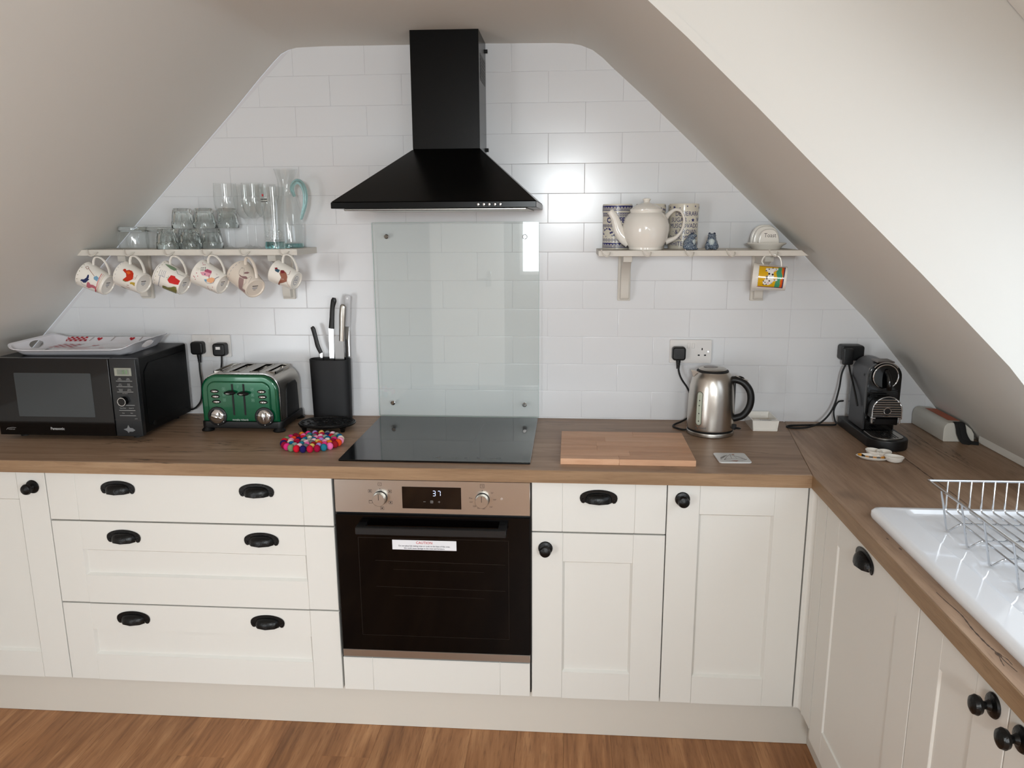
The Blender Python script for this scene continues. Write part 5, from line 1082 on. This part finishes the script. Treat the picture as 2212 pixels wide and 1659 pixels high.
def wine(x, y, lab):
    s = thing('wine_glass', lab, 'glass', (x, y, ZL), group='stemmed wine glasses')
    G().lathe([(0, .0008), (.033, 0), (.0345, .001), (.033, .0022), (.014, .0045), (.005, .012), (.0036, .03), (.0033, .075), (.0045, .094), (.010, .1005), (0, .1006)], 28).obj('stem', SHELL, s)
    G().lathe([(.0, .1008), (.012, .1010), (.028, .1085), (.0405, .1260), (.0465, .1500), (.0470, .1760), (.0440, .2190), (.0434, .2195), (.0430, .2190), (.0459, .1760), (.0454, .1500), (.0395, .1268), (.027, .1097), (.010, .1028), (0, .1024)], 36, 0, M.Diagonal((.84, .84, 1, 1))).obj('bowl', SHELL, s)
    return s
w_ = wine(-.4680, -.135, 'clear wine glass, front left of the four beside the tumblers')
for x, y, lab in ((-.4370, -.046, 'clear wine glass, back left of the four stemmed glasses'), (-.3700, -.135, 'clear wine glass, front right of the four, left of the branded beer glass'), (-.3590, -.058, 'clear wine glass, back right of the four, near the carafe')):
    dup(w_, M.Translation((x, y, ZL)), lab)
bg = thing('beer_glass', 'tall tapered beer glass with red star and dark label in front of the carafe', 'glass', (-.2930, -.164, ZL))
BG_ = [(.0335, .030), (.0325, .055), (.0335, .11), (.0385, .17), (.0400, .204)]
G().lathe([(0, .0005), (.0335, 0), (.0345, .002)]+[(.0342, .026)]+BG_+[(.0393, .2050), (.0386, .204), (.0370, .17), (.0318, .11), (.0305, .055), (.030, .030), (0, .027)], 40).obj('body', SHELL, bg)
G().lathe([(0, .001), (.0325, .001), (.033, .008), (.031, .024), (0, .0245)], 32).obj('thick_base', TEAL, bg)
def bgr(z):
    for (a_, b_), (c_, d_) in zip(BG_, BG_[1:]):
        if b_ <= z <= d_: return a_+(c_-a_)*(z-b_)/(d_-b_)
    return .04
g = G()
for i in range(14):
    a_ = math.radians(-150+i*9.5); zz = .032+.011*(i % 3)
    g.ball((.0335*math.cos(a_), .0335*math.sin(a_), zz+.004*(i % 2)), .0042, 8, 0, 1, 1, 1.6)
g.tube([(.0338*math.cos(math.radians(-150+10*i)), .0338*math.sin(math.radians(-150+10*i)), .058+.006*math.sin(i*1.3)) for i in range(14)], .0018, 6)
g.obj('embossed_lettering', SHELL, bg)
STAR = mat('red star print', (206, 20, 40), .35); LBL = mat('dark label print', (30, 40, 42), .35); LBW = mat('label white print', (222, 226, 220), .35)
pr = Print().star(STAR, .0, .1765, .0065).rect(LBL, -.022, .018, .1535, .1660).frame(LBW, -.0215, .0175, .154, .1655, .0006, 1).text(LBW, 'Heineken', -.002, .1600, .0105, 1, bold=.0002)
pr.obj('label_print', cylmap(0, 0, 0, bgr, math.radians(-120)), bg, maxlen=.006)
jg = thing('glass_carafe', 'tall clear carafe with curled teal glass handle, last on the left shelf', 'carafe', (-.2790, -.062, ZL))
G().lathe([(0, .001), (.046, 0), (.0485, .004), (.0500, .030), (.0500, .075), (.0465, .115), (.0370, .155), (.0290, .185), (.0275, .205), (.0310, .235), (.0400, .268), (.0395, .2695), (.0385, .268), (.0295, .235), (.0262, .205), (.0275, .185), (.0355, .155), (.0450, .115), (.0485, .075), (.0485, .030), (.0460, .017), (0, .016)], 44).obj('body', SHELL, jg)
G().lathe([(0, .0015), (.0462, .0015), (.0475, .005), (.0462, .0155), (0, .0155)], 36).obj('thick_base', TEAL, jg)
hp = spline([(.031, -.012, .176), (.026, -.018, .200), (.034, -.022, .218), (.050, -.024, .226), (.066, -.026, .214), (.075, -.027, .185), (.072, -.027, .150), (.062, -.026, .118), (.054, -.024, .098)], 6)
n_ = len(hp); G().tube(hp, [.0045+.0048*math.sin(PI*min(1, (i+3)/(n_+2))) for i in range(n_)], 12).obj('handle', TEAL, jg)
# ------------------------------------------------------------------ right shelf: canisters, teapot, frogs, toast rack
BLU = mat('navy enamel print', (34, 34, 104), .3); CRM = mat('cream enamel tin', (226, 219, 203), .22, coat=.3)
def can(lab, x, y, cover):
    s = thing('canister', lab, 'canister', (x, y, ZR), group='round storage tins')
    G().lathe([(0, 0), (.048, 0), (.049, .001), (.049, .125), (0, .126)], 48).obj('tin_body', CRM, s)
    ld = G().lathe([(.0492, .1235), (.0502, .1230), (.0506, .1255), (.0505, .1450), (.0490, .1492), (0, .1500)], 48).obj('lid', CRM, s)
    f = cylmap(0, 0, 0, lambda z: .0491, -PI/2); f2 = cylmap(0, 0, 0, lambda z: .0507, -PI/2)
    p1, p2 = Print(), Print(); cover(p1, p2)
    p1.obj('tin_print', f, s, maxlen=.007); p2.obj('lid_print', f2, ld, maxlen=.007)
    return s
def scallops(pr, z, n=9, w=.0115):
    pr.rect(BLU, -.075, .075, z, z+.0165)
    for i in range(-6, 7):
        x = i*w
        for r, m in ((.0056, CRM), (.0044, BLU), (.0034, CRM), (.0022, BLU), (.0012, CRM)):
            pr.poly(m, [(x+r*math.cos(PI*k/8), z+.002+r*1.9*math.sin(PI*k/8)) for k in range(9)], {.0056: 1, .0044: 2, .0034: 3, .0022: 4, .0012: 5}[r])
def blob(pr, x, y, r, seed, lay=0):
    q = random.Random(seed); a = q.random()*6
    pr.poly(BLU, [(x+r*(.6+.5*q.random())*math.cos(a+k*PI/4), y+r*(.6+.5*q.random())*math.sin(a+k*PI/4)) for k in range(8)], lay)
def coffee(p, l):
    scallops(l, .1275)
    for i in range(-8, 9): p.ring(BLU, i*.0088, .1135, .0034, .0014).disc(BLU, i*.0088, .1135, .0013, n=8)
    p.line(BLU, [(-.075, .1195), (.075, .1195)], .0022).line(BLU, [(-.075, .1085), (.075, .1085)], .0008)
    p.text(BLU, 'COFFEE', -.003, .0955, .0240, sx=.92, bold=.0008).disc(BLU, -.054, .0955, .0014, n=8)
    for i in range(-6, 7): p.ring(BLU, i*.0115, .078, .0046, .0016).disc(BLU, i*.0115, .078, .0020, n=8)
    q_ = random.Random(5)
    for k in range(44): blob(p, -.07+.14*q_.random(), .040+.030*q_.random(), .002+.0026*q_.random(), k)
    for i in range(-6, 7): p.ring(BLU, i*.0115+.004, .0305, .0044, .0014).disc(BLU, i*.0115+.004, .0305, .0016, n=8)
    scallops(p, .005)
def leafy(p, l):
    for pr_, z0, z1 in ((p, .006, .118), (l, .1265, .144)):
        n = 150 if pr_ is p else 40
        for k in range(n):
            x = -.075+.15*((k*.618) % 1); z = z0+(z1-z0)*((k*.7548) % 1); a = k*2.1
            pr_.poly(BLU, [(x+.0052*math.cos(a), z+.0052*math.sin(a)), (x+.0020*math.cos(a+1.5), z+.0020*math.sin(a+1.5)), (x-.0052*math.cos(a), z-.0052*math.sin(a)), (x+.0020*math.cos(a-1.5), z+.0020*math.sin(a-1.5))])
            if k % 5 == 0: pr_.ring(BLU, x, z+.004, .004, .0012)
def sugar(p, l):
    for x, z, r in ((-.041, .137, .0065), (-.020, .135, .0026), (.004, .140, .0034), (.034, .140, .004), (.058, .136, .005), (-.062, .138, .004)): l.star(BLU, x, z, r, a=PI/2+x*9)
    for row, (txt_, x0) in enumerate((('DEMERARA', -.036), ('SUGAR', -.052), ('MUSCOVADO', -.058), ('& BROWN', -.036), ('DARK MUSCO', -.060), ('WHITE & BROWN', -.062))):
        p.text(BLU, txt_, x0, .1155-.0197*row, .0205, align='LEFT', sx=.86)
    p.star(BLU, .026, .095, .0075).disc(BLU, .013, .092, .0014, n=8).text(BLU, 'W', .042, .0958, .0205, align='LEFT', sx=.86).disc(BLU, -.043, .0585, .0014, n=8)
can('navy patterned tin reading COFFEE, half behind the white teapot', .8700, -.0520, coffee)
can('navy leaf patterned tin, directly behind the white teapot', .9820, -.0520, leafy)
can('cream tin lettered DEMERARA and SUGAR with navy stars, behind the left frog', 1.0935, -.0525, sugar)
tp = thing('teapot', 'plump white china teapot with lid standing before the patterned tins', 'teapot', (.9560, -.1745, ZR))
G().lathe([(0, .002), (.050, .002), (.052, 0), (.0545, .003), (.0545, .009), (.0600, .016), (.0705, .038), (.0755, .062), (.0750, .080), (.0690, .100), (.0590, .114), (.0520, .119), (.0515, .122), (.0530, .124), (.0530, .130), (.0505, .1315), (0, .1310)], 56).obj('body', WHITEC, tp)
G().lathe([(0, .1312), (.0480, .1312), (.0485, .1330), (.0400, .1400), (.0260, .1465), (.0120, .1500), (.0085, .1530), (.0105, .1570), (.0130, .1605), (.0125, .1635), (.0060, .1655), (0, .1660)], 44).obj('lid', WHITEC, tp)
spt = spline([(-.052, 0, .030), (-.072, 0, .042), (-.088, 0, .064), (-.096, 0, .088), (-.104, 0, .108), (-.116, 0, .124)], 6)
k_ = len(spt); G().tube(spt, [.024-.013*(i/(k_-1))**.8 for i in range(k_)], 18, flat=(1, .8), up=(0, 0, 1)).obj('spout', WHITEC, tp)
G().lathe([(.0085, 0), (.0110, -.001), (.0118, .0015), (.0100, .003)], 18, 0, M.Translation(spt[-1]) @ (spt[-1]-spt[-2]).to_track_quat('Z', 'Y').to_matrix().to_4x4()).obj('spout_lip', WHITEC, tp)
hp = spline([(.060, 0, .100), (.074, 0, .116), (.092, 0, .128), (.110, 0, .124), (.121, 0, .104), (.121, 0, .080), (.112, 0, .056), (.094, 0, .038), (.064, 0, .026)], 6)
k_ = len(hp); G().tube(hp, [.0056+.0075*abs(2*i/(k_-1)-1)**3 for i in range(k_)], 12, flat=(.8, 1.15), up=(0, 0, 1)).obj('handle', WHITEC, tp)
FRM = bpy.data.materials.new('blue crackle glaze'); FRM.use_nodes = True
nt = FRM.node_tree; bb = nt.nodes['Principled BSDF']; bb.inputs['Roughness'].default_value = .15
tc = nt.nodes.new('ShaderNodeTexCoord'); vo = nt.nodes.new('ShaderNodeTexVoronoi'); vo.feature = 'DISTANCE_TO_EDGE'; vo.inputs['Scale'].default_value = 330
rp = nt.nodes.new('ShaderNodeValToRGB'); rp.color_ramp.elements[0].position = .10; rp.color_ramp.elements[0].color = lin((58, 74, 96)); rp.color_ramp.elements[1].position = .28; rp.color_ramp.elements[1].color = lin((176, 186, 192))
nt.links.new(tc.outputs['Object'], vo.inputs['Vector']); nt.links.new(vo.outputs[0], rp.inputs[0]); nt.links.new(rp.outputs[0], bb.inputs['Base Color'])
FRB = mat('pale blue glaze', (190, 200, 200), .12); FRD = mat('dark blue glaze', (44, 56, 78), .15)
def frog(lab, x, y, rz):
    """seated frog facing -y in its own frame"""
    s = thing('frog_figurine', lab, 'figurine', (x, y, ZR), rz, 'china frogs')
    body = [((0, .003, .020), .019, 1, 1.0, 1.05), ((0, -.003, .034), .0145, 1, .95, 1.1), ((0, -.008, .0455), .0125, 1.1, 1.15, .62), ((.014, .004, .011), .0115, .75, 1.25, .95), ((-.014, .004, .011), .0115, .75, 1.25, .95), ((.0125, -.012, .0035), .008, .8, 1.5, .42), ((-.0125, -.012, .0035), .008, .8, 1.5, .42)]
    g = G()
    for c, r, a_, b_, d_ in body: g.ball(c, r, 16, 0, a_, b_, d_)
    for sx in (-1, 1): g.tube(spline([(sx*.011, -.006, .030), (sx*.014, -.013, .018), (sx*.009, -.0175, .004)], 4), .0038, 8)
    o = g.obj('body', FRM, s)
    md = o.modifiers.new('rm', 'REMESH'); md.mode = 'VOXEL'; md.voxel_size = .0016; md.use_smooth_shade = True
    o.modifiers.remove(o.modifiers['even shading'])
    dg = bpy.context.evaluated_depsgraph_get(); dg.update(); me = bpy.data.meshes.new_from_object(o.evaluated_get(dg)); o.modifiers.clear(); o.data = me
    G().ball((0, -.0075, .0270), .0125, 14, 0, .88, .88, 1.25).obj('belly', FRB, s)
    for sx in (-1, 1): G().ball((sx*.0075, -.008, .0515), .0042, 12).obj('eye', FRD, s)
    return s
frog('blue crackle china frog facing right, in front of the sugar tin', 1.0970, -.192, math.radians(62))
frog('blue crackle china frog facing forward, between sugar tin and toast rack', 1.1685, -.180, math.radians(-12))
ts = thing('toast_rack', 'white china toast rack lettered Toast at the right end of the shelf', 'toast rack', (1.3560, -.122, ZR))
def sr_(hx, hy_, z): return [(x, y, z) for x, y in sup(hx, hy_, 44, 2.2)]
G().add(loft([sr_(.043, .052, 0), sr_(.045, .054, .002), sr_(.050, .060, .010), sr_(.0605, .070, .0165), sr_(.0625, .072, .0195), sr_(.0600, .069, .0215), sr_(.050, .060, .0170), sr_(.046, .055, .0150)])).obj('dish', WHITEC, ts)
for y, hw, h in ((.034, .0445, .0790), (.006, .0425, .0740), (-.024, .0330, .0645)):
    pts = [(-hw, .0150)]+[(hw*math.copysign(abs(math.cos(a_))**.72, math.cos(a_)), .0150+(h-.015)*math.sin(a_)**.86) for a_ in [PI-PI*i/20 for i in range(1, 20)]]+[(hw, .0150)]
    G().prism(pts, y-.0085, y+.0085, 'Y', .004, 2).obj('arch', WHITEC, ts)
Print().text(INK, 'Toast', .003, .0445, .0190, sx=.88).obj('lettering', plane((0, -.0325, 0), (1, 0, 0), (0, 0, 1)), ts)
